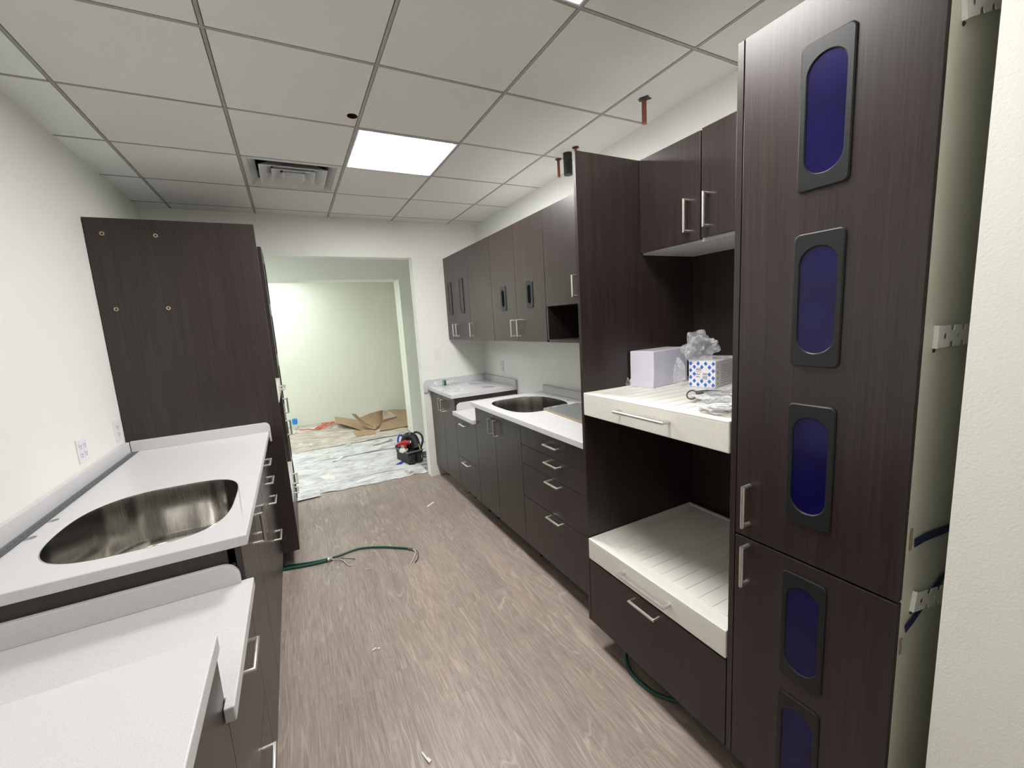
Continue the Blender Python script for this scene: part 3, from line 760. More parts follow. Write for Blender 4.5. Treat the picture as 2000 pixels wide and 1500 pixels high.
tooth_plate(2.048, 2.29, 0.35, 'toothed grey metal plate at the top of the gap beside the nearest tall cabinet')
def strap(pts, label, stub):
    t = thing('packing_strap', (pts[0][0], -1.572, pts[0][1]), label, 'strap')
    m = MB(); hw_ = 0.011; lo = []
    for i, (x, z) in enumerate(pts):
        a = pts[max(0, i - 1)]; b_ = pts[min(len(pts) - 1, i + 1)]; d = Vector((b_[0] - a[0], b_[1] - a[1])).normalized(); n = Vector((-d.y, d.x)) * hw_
        yy = -1.5700 - 0.0008 * i
        lo.append([(x + n.x, yy, z + n.y), (x - n.x, yy, z - n.y), (x - n.x, yy - 0.0012, z - n.y), (x + n.x, yy - 0.0012, z + n.y)])
    m.rings(lo); obj('band', m, M['strap'], t)
    x, z0_, z1_ = stub
    obj('clip', MB().box(x - 0.005, x + 0.005, -1.5712, -1.5684, z0_, z1_, 0.001), M['tan'], t)
strap([(2.042, 1.116), (2.10, 1.115), (2.16, 1.108), (2.30, 1.090)], 'navy strap crossing the gap above the lowest toothed plate', (2.020, 1.105, 1.160))
strap([(2.030, 0.888), (2.07, 0.90), (2.13, 0.925), (2.20, 0.95), (2.31, 0.985)], 'navy strap running behind the lowest toothed plate', (2.012, 0.826, 0.870))

# ------------------------------------------------------------------ things on the left worktop
t = thing('metal_ruler', (-0.18, 0.55, 1.0565), 'dark metal ruler lying along the backsplash of the large near sink', 'ruler')
obj('blade', MB().box(-0.187, -0.152, -0.30, 1.325, 1.0565, 1.0595), M['ruler'], t)
m = MB()
for k in range(160): m.box(-0.186, -0.186 + (0.020 if k % 4 == 0 else 0.012), -0.29 + k * 0.01, -0.2875 + k * 0.01, 1.0596, 1.0600)
obj('graduation', m, M['alu'], t)

# ------------------------------------------------------------------ things on the far worktops
def bottle(name, p, d, L, r, label, cat, capm, labm):
    t = thing(name, (p[0], p[1], p[2]), label, cat)
    d = Vector(d).normalized(); b = Vector(p) + Vector((0, 0, r))
    prof = [(0.0, 0.5), (0.02, 0.95), (0.25, 1.0), (0.30, 0.93), (0.35, 1.0), (0.62, 1.0), (0.74, 0.85), (0.86, 0.45), (0.93, 0.38)]
    obj('bottle_body', MB().tube([b + d * (L * a) for a, _ in prof], r, 18, radii=[r * q for _, q in prof]), M['pet'], t, smooth=50)
    obj('cap', MB().tube([b + d * L * 0.93, b + d * L], r * 0.46, 14), capm, t, smooth=40)
    obj('label_band', MB().tube([b + d * L * 0.47, b + d * L * 0.58], r * 1.02, 18), labm, t, smooth=40)
bottle('water_bottle', (2.10, 2.50, 1.0505), (1, 0.10, 0), 0.23, 0.031, 'clear plastic bottle with dark green label lying on the corner worktop', 'bottle', M['plate'], M['greencap'])

def crumple(name, c, s, seed, mat, label=None, cat=None, parent=None, sub=3, amp=0.5):
    bm = bmesh.new(); bmesh.ops.create_icosphere(bm, subdivisions=sub, radius=1.0)
    for v in bm.verts:
        n = noise.noise(v.co * 1.8 + Vector((seed, seed * 2, 0))) + 0.45 * abs(noise.noise(v.co * 3.6 + Vector((0, seed, seed))))
        k = 1 + amp * n
        v.co = Vector((c[0] + v.co.x * s[0] * k, c[1] + v.co.y * s[1] * k, max(c[2] - s[2] * 0.98, c[2] + v.co.z * s[2] * k)))
    bm.verts.index_update(); m = MB().add([v.co[:] for v in bm.verts], [[v.index for v in f.verts] for f in bm.faces]); bm.free()
    o = obj(name, m, mat, parent)
    return tag(o, label, cat) if label else o
crumple('plastic_bag', (2.16, 2.12, 1.0555), (0.10, 0.16, 0.006), 3.1, M['film'], 'flattened clear plastic bag near the edge of the corner worktop', 'plastic bag')
crumple('plastic_wrapper', (2.36, 2.53, 1.064), (0.05, 0.035, 0.015), 5.1, M['film'], 'small crumpled clear wrapper by the bottle on the corner worktop', 'wrapper')

t = thing('wrapped_board', (2.50, 0.30, 1.0565), 'flat grey board with light wood edge lying over the far sink corner', 'board')
ang = -0.0
c0 = (2.345, 0.56)
m = MB().prism([(2.345, 0.585), (2.275, -0.30), (2.62, -0.30), (2.64, 0.60)], 'z', 1.0566, 1.066); obj('core', m, M['greyboard'], t)
m = MB().prism([(2.343, 0.587), (2.272, -0.30), (2.262, -0.30), (2.334, 0.597)], 'z', 1.0566, 1.070); obj('wood_edge', m, M['tan'], t)
m = MB().prism([(2.330, 0.600), (2.345, 0.555), (2.64, 0.575), (2.645, 0.625)], 'z', 1.0575, 1.0715); obj('tape_wrap', m, M['film'], t)
crumple('plastic_scrap', (2.69, 0.55, 1.062), (0.045, 0.05, 0.010), 9.0, M['film'], 'crumpled clear plastic scrap behind the far sink', 'plastic scrap')

# ------------------------------------------------------------------ things on the upper pull-out tray
ZY = 1.3495
t = thing('carton', (2.40, -0.48, ZY), 'long plain white carton in clear wrap on the upper tray', 'box')
P0, P1, P2 = Vector((2.262, -0.374)), Vector((2.290, -0.503)), Vector((2.575, -0.462))
P3 = P0 + (P2 - P1)
q = [P0, P1, P2, P3]; cz0, cz1 = ZY, 1.527
m = MB().prism([(p.x, p.y) for p in q], 'z', cz0, cz1)
obj('carton_body', m, M['paperbox'], t, bevel=0.003)
cc = (P0 + P1 + P2 + P3) / 4
m = MB().prism([(cc.x + (p.x - cc.x) * 0.9, cc.y + (p.y - cc.y) * 0.72) for p in q], 'z', cz1 + 0.0002, cz1 + 0.0012)
obj('flap_seam', m, M['label'], t)
e = (P1 - P0); nrm = Vector((e.y, -e.x)).normalized()
if nrm.x > 0: nrm = -nrm
m = MB().prism([(P0 + nrm * 0.004)[:], (P1 + nrm * 0.004)[:], (P1 + nrm * 0.001)[:], (P0 + nrm * 0.001)[:]], 'z', cz0, cz0 + 0.036); obj('tape_strip', m, M['paperbox'], t)
crumple('wrap_fold', (2.252, -0.36, ZY + 0.018), (0.012, 0.022, 0.02), 2.0, M['film'], parent=t)

t = thing('patterned_carton', (2.55, -0.68, ZY), 'small white carton printed with blue diamonds beside the long plain carton', 'box')
A, B = Vector((2.436, -0.585)), Vector((2.464, -0.709))
dep = Vector((0.24, 0.052)); z1 = 1.474
m = MB().prism([A[:], B[:], (B + dep)[:], (A + dep)[:]], 'z', ZY, z1); obj('carton_body', m, M['labelwhite'], t, bevel=0.002)
u = (B - A); L = u.length; u.normalize(); n = Vector((u.y, -u.x)); n = n if n.x < 0 else -n
def onface(mb, quad, off=0.0008, base=A, uu=u, nn=n):
    pts = [(*(base + uu * a + nn * off)[:], z) for a, z in quad]; pt2 = [(*(base + uu * a + nn * (off - 0.0006))[:], z) for a, z in quad]
    mb.rings([pts, pt2])
m = MB(); d_ = 0.0108
cols_ = 7; rows_ = 7
for i in range(cols_):
    for j in range(rows_):
        if (i + j) % 2: continue
        if 1 < i < 5 and 1 < j < 5: continue
        a = 0.010 + (L - 0.020) * i / (cols_ - 1); z = ZY + 0.012 + (z1 - ZY - 0.024) * j / (rows_ - 1)
        onface(m, [(a - d_ * 0.8, z), (a, z - d_), (a + d_ * 0.8, z), (a, z + d_)])
obj('diamond_print', m, M['bluediamond'], t)
m = MB()
for (a0, a1, z0_, z1_) in ((0.036, 0.060, 1.428, 1.440), (0.036, 0.056, 1.408, 1.414), (0.036, 0.054, 1.396, 1.402), (0.068, 0.090, 1.388, 1.404), (0.068, 0.090, 1.408, 1.418), (0.036, 0.062, 1.420, 1.424)):
    onface(m, [(a0, z0_), (a1, z0_), (a1, z1_), (a0, z1_)], 0.0010)
obj('printed_label', m, M['label'], t)
m = MB(); dn = dep.normalized(); n2 = Vector((dn.y, -dn.x)); n2 = n2 if n2.y < 0 else -n2
for k in range(9):
    z = ZY + 0.016 + k * 0.0105; onface(m, [(0.055, z), (0.20, z), (0.20, z + 0.002), (0.055, z + 0.002)], 0.0010, B, dn, n2)
for k in range(4):
    z = ZY + 0.018 + k * 0.026; onface(m, [(0.014, z), (0.022, z - 0.007), (0.030, z), (0.022, z + 0.007)], 0.0010, B, dn, n2)
obj('small_print', m, M['label'], t)
t2 = MB().prism([(A + Vector((-0.002, 0.002)))[:], (B + Vector((-0.002, -0.002)))[:], (B + dep)[:], (A + dep)[:]], 'z', z1 + 0.0006, z1 + 0.004); obj('film_cover', t2, M['film'], t)
crumple('crumpled_film', (2.50, -0.60, 1.535), (0.075, 0.065, 0.062), 1.7, M['film'], 'ball of crumpled clear plastic film on top of the diamond printed carton', 'plastic film', sub=4, amp=0.6)
crumple('plastic_sleeve', (2.415, -0.545, 1.415), (0.018, 0.030, 0.064), 6.2, M['film'], 'clear plastic sleeve squeezed between the two cartons', 'plastic sleeve', sub=3)

def bag_part(name, label, pts, radii, ring, seed):
    t = thing(name, (pts[0][0], pts[0][1], ZY), label, 'faucet part')
    obj('metal_body', MB().tube(pts, 0.01, 14, radii=radii), M['chrome'], t, smooth=50)
    if ring:
        c, r = ring; n_ = 22
        obj('ring', MB().tube([(c[0] + r * 0.35 * math.cos(2 * PI * k / n_), c[1] + r * math.sin(2 * PI * k / n_), c[2] + r * 0.75 * math.cos(2 * PI * k / n_)) for k in range(n_ + 1)], 0.0028, 8), M['screwdark'], t, smooth=60)
    mid = [sum(p[i] for p in pts) / len(pts) for i in range(3)]
    ex = [max(p[i] for p in pts) - min(p[i] for p in pts) for i in range(3)]
    crumple('plastic_bag', (mid[0], mid[1], ZY + 0.024), (ex[0] / 2 + 0.03, ex[1] / 2 + 0.03, 0.024), seed, M['filmgrey'], parent=t, sub=4, amp=0.45)
bag_part('bagged_faucet', 'bagged chrome fitting with a dark ring, lying in front of the diamond printed carton',
         [(2.150, -0.850, ZY + 0.026), (2.19, -0.875, ZY + 0.026), (2.24, -0.91, ZY + 0.024), (2.28, -1.00, ZY + 0.022), (2.31, -1.08, ZY + 0.022)], [0.018, 0.022, 0.017, 0.016, 0.016], ((2.140, -0.843, ZY + 0.030), 0.022), 4.4)
bag_part('bagged_fitting', 'bagged grey fitting closest to the front edge of the upper tray',
         [(2.035, -0.985, ZY + 0.018), (2.06, -1.01, ZY + 0.020), (2.10, -1.06, ZY + 0.021), (2.13, -1.105, ZY + 0.02)], [0.010, 0.018, 0.019, 0.016], None, 8.3)

# ------------------------------------------------------------------ cables and scraps on the wood floor
def spline(pts, n=12):
    out = []; P = [Vector(p) for p in pts]
    for i in range(len(P) - 1):
        p0 = P[max(0, i - 1)]; p1 = P[i]; p2 = P[i + 1]; p3 = P[min(len(P) - 1, i + 2)]
        for k in range(n):
            t_ = k / n; out.append(0.5 * ((2 * p1) + (p2 - p0) * t_ + (2 * p0 - 5 * p1 + 4 * p2 - p3) * t_ ** 2 + (3 * p1 - p0 - 3 * p2 + p3) * t_ ** 3))
    out.append(P[-1]); return out
def ribbed(pts, r, n=26):
    sp = spline(pts, n); return MB().tube(sp, r, 10, radii=[r * (1.0 + 0.13 * math.sin(i * PI)) * (1.0 if i % 2 else 0.86) for i in range(len(sp))])
t = thing('electrical_cable', (0.9, 1.3, 0.0), 'long green armoured cable with bare wires sticking out across the wood floor', 'cable')
obj('sheath', ribbed([(0.38, 1.43, 0.012), (0.52, 1.42, 0.012), (0.70, 1.365, 0.011), (0.86, 1.345, 0.012), (1.03, 1.37, 0.010), (1.18, 1.30, 0.010), (1.30, 1.21, 0.010), (1.375, 1.14, 0.012)], 0.0085, 40), M['green'], t, smooth=60)
obj('end_fitting', MB().tube([(1.370, 1.145, 0.012), (1.395, 1.118, 0.012)], 0.0105, 10), M['grime'], t, smooth=40)
obj('white_wire', MB().tube(spline([(1.392, 1.12, 0.012), (1.405, 1.06, 0.02), (1.37, 0.98, 0.014), (1.32, 0.915, 0.005)]), 0.0028, 7), M['whitewire'], t, smooth=60)
obj('green_wire', MB().tube(spline([(1.395, 1.12, 0.012), (1.42, 1.05, 0.018), (1.40, 0.97, 0.012), (1.365, 0.93, 0.005)]), 0.0030, 7), M['greenwire'], t, smooth=60)
t = thing('electrical_cable', (0.7, 1.33, 0.0), 'shorter green armoured cable ending in a silver connector on the wood floor', 'cable')
obj('sheath', ribbed([(0.40, 1.39, 0.012), (0.52, 1.375, 0.012), (0.66, 1.34, 0.011), (0.80, 1.322, 0.012)], 0.0105, 40), M['green'], t, smooth=60)
obj('connector', MB().lathe([(0.012, 0), (0.017, 0.004), (0.017, 0.018), (0.012, 0.022), (0.014, 0.036), (0.005, 0.036)], (0.80, 1.325, 0.017), 12, axis='x'), M['alu'], t, smooth=30)
obj('green_wire', MB().tube(spline([(0.835, 1.322, 0.015), (0.90, 1.29, 0.012), (0.99, 1.235, 0.006)]), 0.0028, 7), M['greenwire'], t, smooth=60)
obj('white_wire', MB().tube(spline([(0.835, 1.318, 0.015), (0.90, 1.27, 0.012), (0.93, 1.18, 0.006), (0.965, 1.155, 0.004)]), 0.0026, 7), M['whitewire'], t, smooth=60)
t = thing('floor_cable', (2.03, -0.67, 0.0), 'green armoured cable curving out from beneath the tall niche cabinet', 'cable')
obj('sheath', ribbed([(2.30, -0.40, 0.10), (2.15, -0.45, 0.07), (2.065, -0.515, 0.03), (2.015, -0.585, 0.012), (2.004, -0.672, 0.011), (2.026, -0.77, 0.012), (2.09, -0.87, 0.03), (2.2, -0.95, 0.05)], 0.0095, 40), M['green'], t, smooth=60)

def scrap(name, label, cat, pieces, mat):
    m = MB()
    for (x, y, w, l, h, a) in pieces:
        ca, sa = math.cos(a), math.sin(a)
        q_ = [(-w / 2, -l / 2), (w / 2, -l / 2 * 0.8), (w / 2 * 0.9, l / 2), (-w / 2, l / 2 * 0.9)]
        pts = [(x + p[0] * ca - p[1] * sa, y + p[0] * sa + p[1] * ca) for p in q_]
        m.rings([[(p[0], p[1], 0.0008) for p in pts], [(p[0], p[1], h) for p in pts]])
    return tag(obj(name, m, mat), label, cat)
scrap('plastic_anchor', 'small bent white scrap on the wood floor nearest the middle', 'scrap', [(0.955, 0.218, 0.024, 0.010, 0.008, 0.3), (0.977, 0.213, 0.010, 0.010, 0.007, -0.5)], M['scrap'])
scrap('wall_anchor', 'narrow white and grey anchor on the floor at the bottom edge', 'scrap', [(1.030, -0.478, 0.007, 0.040, 0.006, 0.25), (1.040, -0.505, 0.012, 0.022, 0.008, 0.35)], M['scrap'])
scrap('paper_scrap', 'thin white paper sliver on the wood floor near the doorway', 'scrap', [(1.765, 1.862, 0.018, 0.12, 0.003, -0.9)], M['scrap'])
scrap('drywall_crumb', 'tiny white crumb just below the long green cable', 'scrap', [(1.05, 1.045, 0.035, 0.008, 0.003, -0.35)], M['scrap'])

# ------------------------------------------------------------------ floor coverings beyond the doorway
def ragged_sheet(name, y0, y1, x0, x1, slope, mat, seed, z, label, rag=0.03):
    rnd = random.Random(seed); n = 60; a = []; b_ = []
    for k in range(n + 1):
        x = x0 + (x1 - x0) * k / n
        a.append((x, y0 + slope * (x - x0) + rag * (noise.noise(Vector((x * 3, seed, 0))) + 0.5 * noise.noise(Vector((x * 11, seed, 2))))))
        b_.append((x, y1 + slope * (x - x0) + 0.3 * rag * noise.noise(Vector((x * 2, seed + 5, 0)))))
    m = MB(); V = []; F = []
    for k in range(n + 1):
        lift = 0.012 * max(0, noise.noise(Vector((a[k][0] * 2.3, seed + 9, 0)))) 
        V += [(a[k][0], a[k][1], z + lift), (a[k][0], a[k][1] + 0.04, z), (b_[k][0], b_[k][1], z), (b_[k][0], b_[k][1], z - 0.0015), (a[k][0], a[k][1] + 0.04, z - 0.0015), (a[k][0], a[k][1], z + lift - 0.0012)]
    for k in range(n):
        p = k * 6
        for j in range(6): F.append((p + j, p + (j + 1) % 6, p + 6 + (j + 1) % 6, p + 6 + j))
    F.append(tuple(range(6))); F.append(tuple(n * 6 + j for j in reversed(range(6))))
    m.add(V, F); o = obj(name, m, mat, origin=((x0 + x1) / 2, (y0 + y1) / 2, 0)); return tag(o, label, 'floor paper')
ragged_sheet('floor_paper', 2.84, 3.20, 0.2, 2.01, -0.035, M['paper'], 1, 0.004, 'torn white-stained floor paper strip nearest the wood floor', 0.10)
ragged_sheet('floor_paper', 3.17, 4.14, -1.0, 3.0, -0.03, M['paper'], 2, 0.006, 'whitish dusty floor paper strip under the tool bag')
ragged_sheet('floor_paper', 4.10, 4.75, -1.0, 3.2, 0.0, M['paper'], 3, 0.0035, 'whitish dusty floor paper strip just before the inner opening')
ragged_sheet('floor_paper', 4.70, 5.9, -1.0, 2.32, 0.03, M['papertan'], 4, 0.006, 'tan stained floor paper strip in front of the cardboard')
ragged_sheet('floor_paper', 5.85, 6.74, -1.0, 3.6, 0.0, M['papertan'], 5, 0.003, 'tan floor paper strip along the far pale green wall')
ragged_sheet('paper_offcut', 2.70, 2.92, 0.35, 0.84, 0.09, M['paper'], 8, 0.010, 'torn white paper piece overlapping the wood floor at the doorway', 0.02)

def flake(label, x, y, w, l, a, mat, curl=0.0):
    m = MB(); n = 6; lo = []; ca, sa = math.cos(a), math.sin(a)
    for k in range(n + 1):
        t_ = k / n - 0.5; z = 0.009 + curl * (t_ * 2) ** 2
        row = []
        for (q0, dz) in ((-0.5, 0), (0.5, 0), (0.5, -0.0012), (-0.5, -0.0012)):
            px_, py_ = q0 * w * (1 - 0.3 * abs(t_)), t_ * l
            row.append((x + px_ * ca - py_ * sa, y + px_ * sa + py_ * ca, z + dz))
        lo.append(row)
    m.rings(lo); return tag(obj('torn_paper', m, mat), label, 'paper scrap')
flake('curled white paper scrap in the middle of the dusty floor paper', 1.12, 4.00, 0.05, 0.20, -0.8, M['scrap'], 0.015)
flake('raised torn paper curl toward the middle of the dusty floor', 1.65, 4.13, 0.05, 0.26, -1.3, M['paper'], 0.035)
flake('flat white paper scrap on the first floor paper strip by the doorway', 1.33, 2.97, 0.10, 0.24, -1.3, M['scrap'], 0.0)
flake('white plaster flake near the left door edge of the dusty floor', 0.95, 3.35, 0.13, 0.20, 0.3, M['scrap'], 0.0)
flake('small beige scrap by the foot of the doorway corner', 1.82, 2.90, 0.07, 0.10, 0.9, M['cardwhite'], 0.02)
flake('dark torn paper strip leading to the tool bag', 1.80, 4.45, 0.05, 0.34, -1.2, M['concrete'], 0.02)
for i in range(26):
    rnd = random.Random(100 + i)
    x = rnd.uniform(0.65, 2.1); y = rnd.uniform(2.95, 5.6); s_ = rnd.uniform(0.02, 0.055)
    m = MB(); n = 7; a0 = rnd.random() * 6
    pts = [(x + s_ * (0.5 + rnd.random() * 0.6) * math.cos(a0 + 2 * PI * k / n), y + s_ * (0.5 + rnd.random() * 0.6) * math.sin(a0 + 2 * PI * k / n)) for k in range(n)]
    m.prism(pts, 'z', 0.008, 0.012)
    tag(obj('plaster_chip', m, M['scrap']), 'tiny white plaster chip scattered on the dusty floor paper', 'plaster chip', 'plaster chips on the dusty floor')

# cardboard heap
def sheet(name, grid, mat, th, parent):
    # grid: rows of points -> thick bent sheet
    R_, K = len(grid), len(grid[0]); V = []; F = []
    for r in grid:
        for p in r: V.append(tuple(p))
    for r in grid:
        for p in r: V.append((p[0] + 0.003, p[1] + th * 0.7, p[2] - th))
    n = R_ * K
    for i in range(R_ - 1):
        for j in range(K - 1):
            a = i * K + j; F.append((a, a + 1, a + K + 1, a + K)); F.append((n + a, n + a + K, n + a + K + 1, n + a + 1))
    for j in range(K - 1): F.append((j, n + j, n + j + 1, j + 1)); a = (R_ - 1) * K; F.append((a + j, a + j + 1, n + a + j + 1, n + a + j))
    for i in range(R_ - 1): F.append((i * K, (i + 1) * K, n + (i + 1) * K, n + i * K)); F.append((i * K + K - 1, n + i * K + K - 1, n + (i + 1) * K + K - 1, (i + 1) * K + K - 1))
    return obj(name, MB().add(V, F), mat, parent)
def bilin(a, b_, c, d, nu=8, nv=8, warp=None):
    a, b_, c, d = map(Vector, (a, b_, c, d)); g_ = []
    for i in range(nu + 1):
        u_ = i / nu; row = []
        for j in range(nv + 1):
            v_ = j / nv; p = (a * (1 - u_) + b_ * u_) * (1 - v_) + (d * (1 - u_) + c * u_) * v_
            if warp: p = p + Vector(warp(u_, v_))
            row.append(p)
        g_.append(row)
    return g_
t = thing('cardboard_sheet', (1.55, 5.8, 0), 'flat brown cardboard with curled up edge beside the orange cord', 'cardboard')
sheet('panel', bilin((1.30, 6.05, 0.05), (1.79, 5.20, 0.02), (1.95, 5.9, 0.03), (1.33, 6.70, 0.05), warp=lambda u_, v_: (0, 0, 0.05 * (1 - u_) ** 2 + 0.02 * math.sin(u_ * 5))), M['cardboard'], 0.006, t)
t = thing('cardboard_sheet', (1.75, 5.4, 0), 'folded brown cardboard with its corner standing up, topmost of the heap', 'cardboard')
sheet('wing', bilin((1.86, 5.36, 0.025), (1.53, 5.62, 0.31), (1.62, 5.75, 0.27), (1.90, 5.50, 0.06), warp=lambda u_, v_: (0.0, 0, -0.07 * math.sin(PI * u_))), M['cardboard'], 0.006, t)
sheet('main_panel', bilin((1.88, 5.40, 0.030), (2.06, 5.75, 0.06), (2.10, 5.85, 0.25), (1.63, 5.72, 0.185), warp=lambda u_, v_: (0, 0.05 * math.sin(PI * v_), 0.02 * math.sin(PI * u_) * v_)), M['cardboard'], 0.006, t)
t = thing('cardboard_sheet', (2.2, 5.9, 0), 'folded cardboard with pale inner face leaning beside the raised fold', 'cardboard')
sheet('panel', bilin((2.07, 5.72, 0.10), (2.36, 5.95, 0.075), (2.24, 6.1, 0.17), (2.10, 5.9, 0.24)), M['cardwhite'], 0.012, t)
sheet('inner_fold', bilin((2.065, 5.70, 0.055), (2.33, 5.90, 0.035), (2.36, 5.97, 0.065), (2.08, 5.76, 0.09)), M['cardboard'], 0.010, t)
t = thing('cardboard_sheet', (2.2, 5.8, 0), 'long flat brown cardboard reaching the inner doorway corner', 'cardboard')
sheet('panel', bilin((1.90, 5.20, 0.03), (2.60, 5.26, 0.02), (2.95, 6.70, 0.05), (2.25, 6.65, 0.07), warp=lambda u_, v_: (0, 0, 0.02 * math.sin(7 * u_) * v_)), M['cardboard'], 0.016, t)
t = thing('cardboard_sheet', (1.65, 5.2, 0), 'narrow brown cardboard flap under the front of the heap', 'cardboard')
sheet('panel', bilin((1.52, 5.14, 0.012), (1.82, 5.10, 0.012), (1.82, 5.35, 0.035), (1.50, 5.45, 0.035)), M['cardboard'], 0.008, t)

# orange cord
rnd = random.Random(4); pts = []
for k in range(15):
    a = k * 0.9; pts.append((1.14 + (0.16 + 0.10 * math.sin(k * 1.7)) * math.cos(a), 6.34 + (0.22 + 0.12 * math.sin(k * 2.3)) * math.sin(a * 1.07), 0.018 + 0.0035 * (k % 7) + 0.012 * rnd.random()))
pts += [(1.0, 6.15, 0.02), (0.85, 6.32, 0.014), (0.70, 6.36, 0.014)]
t_ = MB().tube(spline(pts, 6), 0.0065, 7)
tag(obj('extension_cord', t_, M['orange'], smooth=60), 'tangled orange extension cord on the floor by the far wall', 'cord')

# bottle with blue top at the far wall
t = thing('spray_bottle', (0.63, 6.60, 0.003), 'translucent bottle with bright blue top standing by the far wall', 'bottle')
obj('bottle_body', MB().lathe([(0.04, 0), (0.045, 0.01), (0.045, 0.05), (0.02, 0.075), (0.018, 0.08)], (0.64, 6.58, 0.003), 18), M['pet'], t, smooth=40)
obj('blue_top', MB().box(0.60, 0.69, 6.55, 6.61, 0.085, 0.195, 0.02), M['skyblue'], t)
crumple('plastic_bag', (0.60, 6.10, 0.045), (0.05, 0.05, 0.045), 3.3, M['film'], 'small white plastic bag on the floor below the blue topped bottle', 'plastic bag')

# tool bag
t = thing('tool_bag', (1.96, 3.33, 0.006), 'open black tool bag with side pockets standing in the doorway', 'tool bag')
Q = [Vector((1.815, 3.50)), Vector((1.885, 3.16)), Vector((2.075, 3.20)), Vector((2.02, 3.55))]
cq = sum(Q, Vector((0, 0))) / 4
ring = lambda k, z: [(*(cq + (q_ - cq) * k)[:], z) for q_ in Q]
m = MB().rings([ring(1.0, 0.007), ring(1.03, 0.02), ring(1.0, 0.10), ring(1.08, 0.165), ring(1.0, 0.168), ring(0.93, 0.10)], cap1=True)
obj('bag_body', m, M['blackrub'], t, bevel=0.008)
obj('rim_band', MB().rings([ring(1.09, 0.155), ring(1.11, 0.160), ring(1.11, 0.172), ring(1.05, 0.172), ring(1.05, 0.155)], close=True), M['greyboard'], t)
for f in (0.25, 0.72):
    a = Q[1] + (Q[2] - Q[1]) * f
    obj('pocket', MB().lathe([(0.040, 0.0), (0.045, 0.03), (0.043, 0.11), (0.034, 0.112)], (a.x, a.y - 0.006, 0.02), 14), M['blackrub'], t, smooth=40)
obj('carry_strap', MB().tube(spline([(2.04, 3.20, 0.14), (2.10, 3.22, 0.27), (2.10, 3.30, 0.34), (2.05, 3.42, 0.34), (2.02, 3.5, 0.17)]), 0.014, 8), M['blackrub'], t, smooth=60)
obj('zip_tag', MB().tube([(2.035, 3.19, 0.245), (2.045, 3.185, 0.20), (2.05, 3.18, 0.165)], 0.006, 8).tube([(2.045, 3.155, 0.12), (2.05, 3.15, 0.075)], 0.006, 8), M['yellow'], t)
m = MB(); m.tube(spline([(1.90, 3.40, 0.17), (1.92, 3.42, 0.26), (1.96, 3.40, 0.315), (2.02, 3.34, 0.29), (2.03, 3.27, 0.17)]), 0.052, 14)
tag(obj('tool_pouch', m, M['blackrub'], smooth=60), 'rounded black nylon pouch stuffed into the open tool bag', 'pouch')
t = thing('power_drill', (1.86, 3.38, 0.15), 'red and black cordless drill sticking out of the tool bag', 'drill')
obj('motor_housing', MB().tube([(1.80, 3.34, 0.235), (1.83, 3.33, 0.245), (1.90, 3.31, 0.262), (1.95, 3.29, 0.262)], 0.03, 14, radii=[0.020, 0.036, 0.034, 0.026]), M['red'], t, smooth=50)
obj('grip', MB().tube([(1.90, 3.30, 0.255), (1.885, 3.285, 0.20), (1.88, 3.28, 0.165)], 0.018, 12, radii=[0.022, 0.018, 0.022]), M['red'], t, smooth=50)
obj('chuck', MB().tube([(1.805, 3.33, 0.235), (1.772, 3.335, 0.228)], 0.018, 12), M['screwdark'], t, smooth=40)
obj('gear_ring', MB().tube([(1.855, 3.285, 0.225), (1.85, 3.275, 0.225)], 0.024, 14), M['chrome'], t, smooth=40)
obj('blue_tool', MB().box(0, 0.001, 0, 0.001, 0, 0.001), M['bluecloth'], t) if False else None
tag(obj('blue_pliers', MB().tube(spline([(1.84, 3.42, 0.17), (1.83, 3.42, 0.28), (1.86, 3.44, 0.335), (1.90, 3.44, 0.32)]), 0.012, 8), M['bluecloth'], smooth=50), 'blue handled pliers standing in the back of the tool bag', 'pliers')
crumple('white_rag', (1.865, 3.30, 0.170), (0.045, 0.06, 0.03), 7.7, M['scrap'], 'white and blue rag bunched over the front edge of the tool bag', 'rag')
tag(obj('screwdriver', MB().tube([(1.955, 3.36, 0.17), (1.97, 3.35, 0.35)], 0.004, 8).tube([(1.972, 3.35, 0.345), (1.985, 3.345, 0.375)], 0.011, 10), M['grime']), 'grey screwdriver poking up from the middle of the tool bag', 'screwdriver')
m = MB().prism([(1.745, 3.27), (1.83, 3.345), (1.85, 3.30), (1.80, 3.25)], 'z', 0.008, 0.016)
tag(obj('blue_tarp_corner', m, M['bluecloth']), 'dark blue cloth corner poking from beneath the tool bag', 'cloth')
rl = MB()
for k in range(5): 
    rr = 0.055 - 0.004 * k; rl.tube([(2.16 + rr * math.cos(2 * PI * j / 20), 3.36 + rr * math.sin(2 * PI * j / 20), 0.02 + 0.012 * k) for j in range(21)], 0.005, 6)
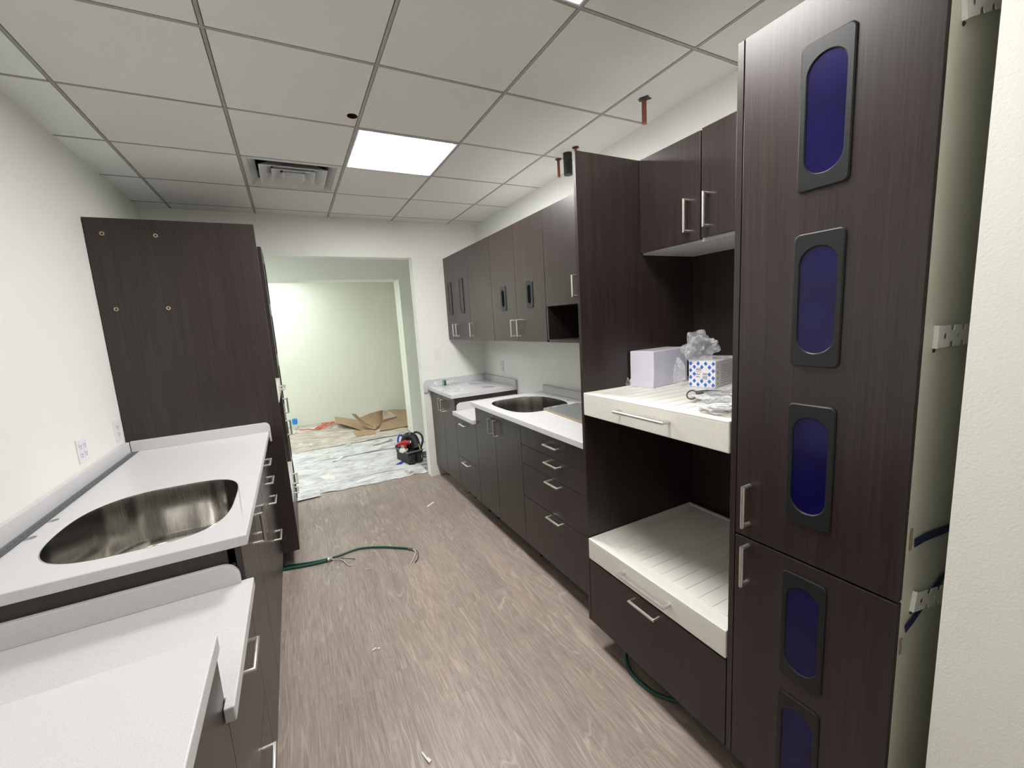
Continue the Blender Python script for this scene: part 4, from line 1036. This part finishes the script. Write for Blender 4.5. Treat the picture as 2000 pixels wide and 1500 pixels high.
tag(obj('cable_coil', rl, M['grime'], smooth=60), 'small coil of grey cable beside the tool bag', 'coil')

# small brown marks: screws in the wall beside the corner worktop
for zz in (1.036, 1.010):
    tag(obj('wall_screw', MB().lathe([(0.006, 0), (0.005, -0.003), (0.001, -0.004)], (1.995 + 0.03, YF, zz), 12, axis='y'), M['screwdark']), 'tiny screw head in the wall below the rounded corner splash', 'screw', 'screw heads beside the corner worktop')

# ------------------------------------------------------------------ camera
cam = bpy.data.cameras.new('camera'); co = bpy.data.objects.new('camera', cam); C.objects.link(co)
yaw, pitch, roll = 0.477731648, -0.146854209, -0.0600762032
cy, sy, cp, sp_, cr, sr = math.cos(yaw), math.sin(yaw), math.cos(pitch), math.sin(pitch), math.cos(roll), math.sin(roll)
f = Vector((sy * cp, cy * cp, sp_)); rt = Vector((cy, -sy, 0)); up = rt.cross(f)
r2 = rt * cr + up * sr; u2 = -rt * sr + up * cr
co.matrix_world = Matrix(((r2.x, u2.x, -f.x, 0.754859), (r2.y, u2.y, -f.y, -1.969155), (r2.z, u2.z, -f.z, H - 1.111749), (0, 0, 0, 1)))
cam.sensor_fit = 'HORIZONTAL'; cam.sensor_width = 36.0; cam.lens = 817.0673 / 2000 * 36.0; cam.clip_start = 0.02; cam.clip_end = 50
bpy.context.scene.camera = co

w = bpy.data.worlds.new('world'); bpy.context.scene.world = w; w.use_nodes = True
w.node_tree.nodes['Background'].inputs[0].default_value = (0.6, 0.7, 0.8, 1); w.node_tree.nodes['Background'].inputs[1].default_value = 0.1
sc = bpy.context.scene
sc.view_settings.view_transform = 'Standard'; sc.view_settings.look = 'None'; sc.view_settings.gamma = 1.0; sc.view_settings.use_curve_mapping = False
sc.view_settings.exposure = 0.55
try:
    sc.cycles.use_denoising = True; sc.cycles.max_bounces = 9; sc.cycles.diffuse_bounces = 6; sc.cycles.use_adaptive_sampling = True; sc.cycles.adaptive_threshold = 0.02; sc.cycles.glossy_bounces = 4; sc.cycles.transparent_max_bounces = 12
    sc.cycles.sample_clamp_indirect = 6.0
except Exception: pass
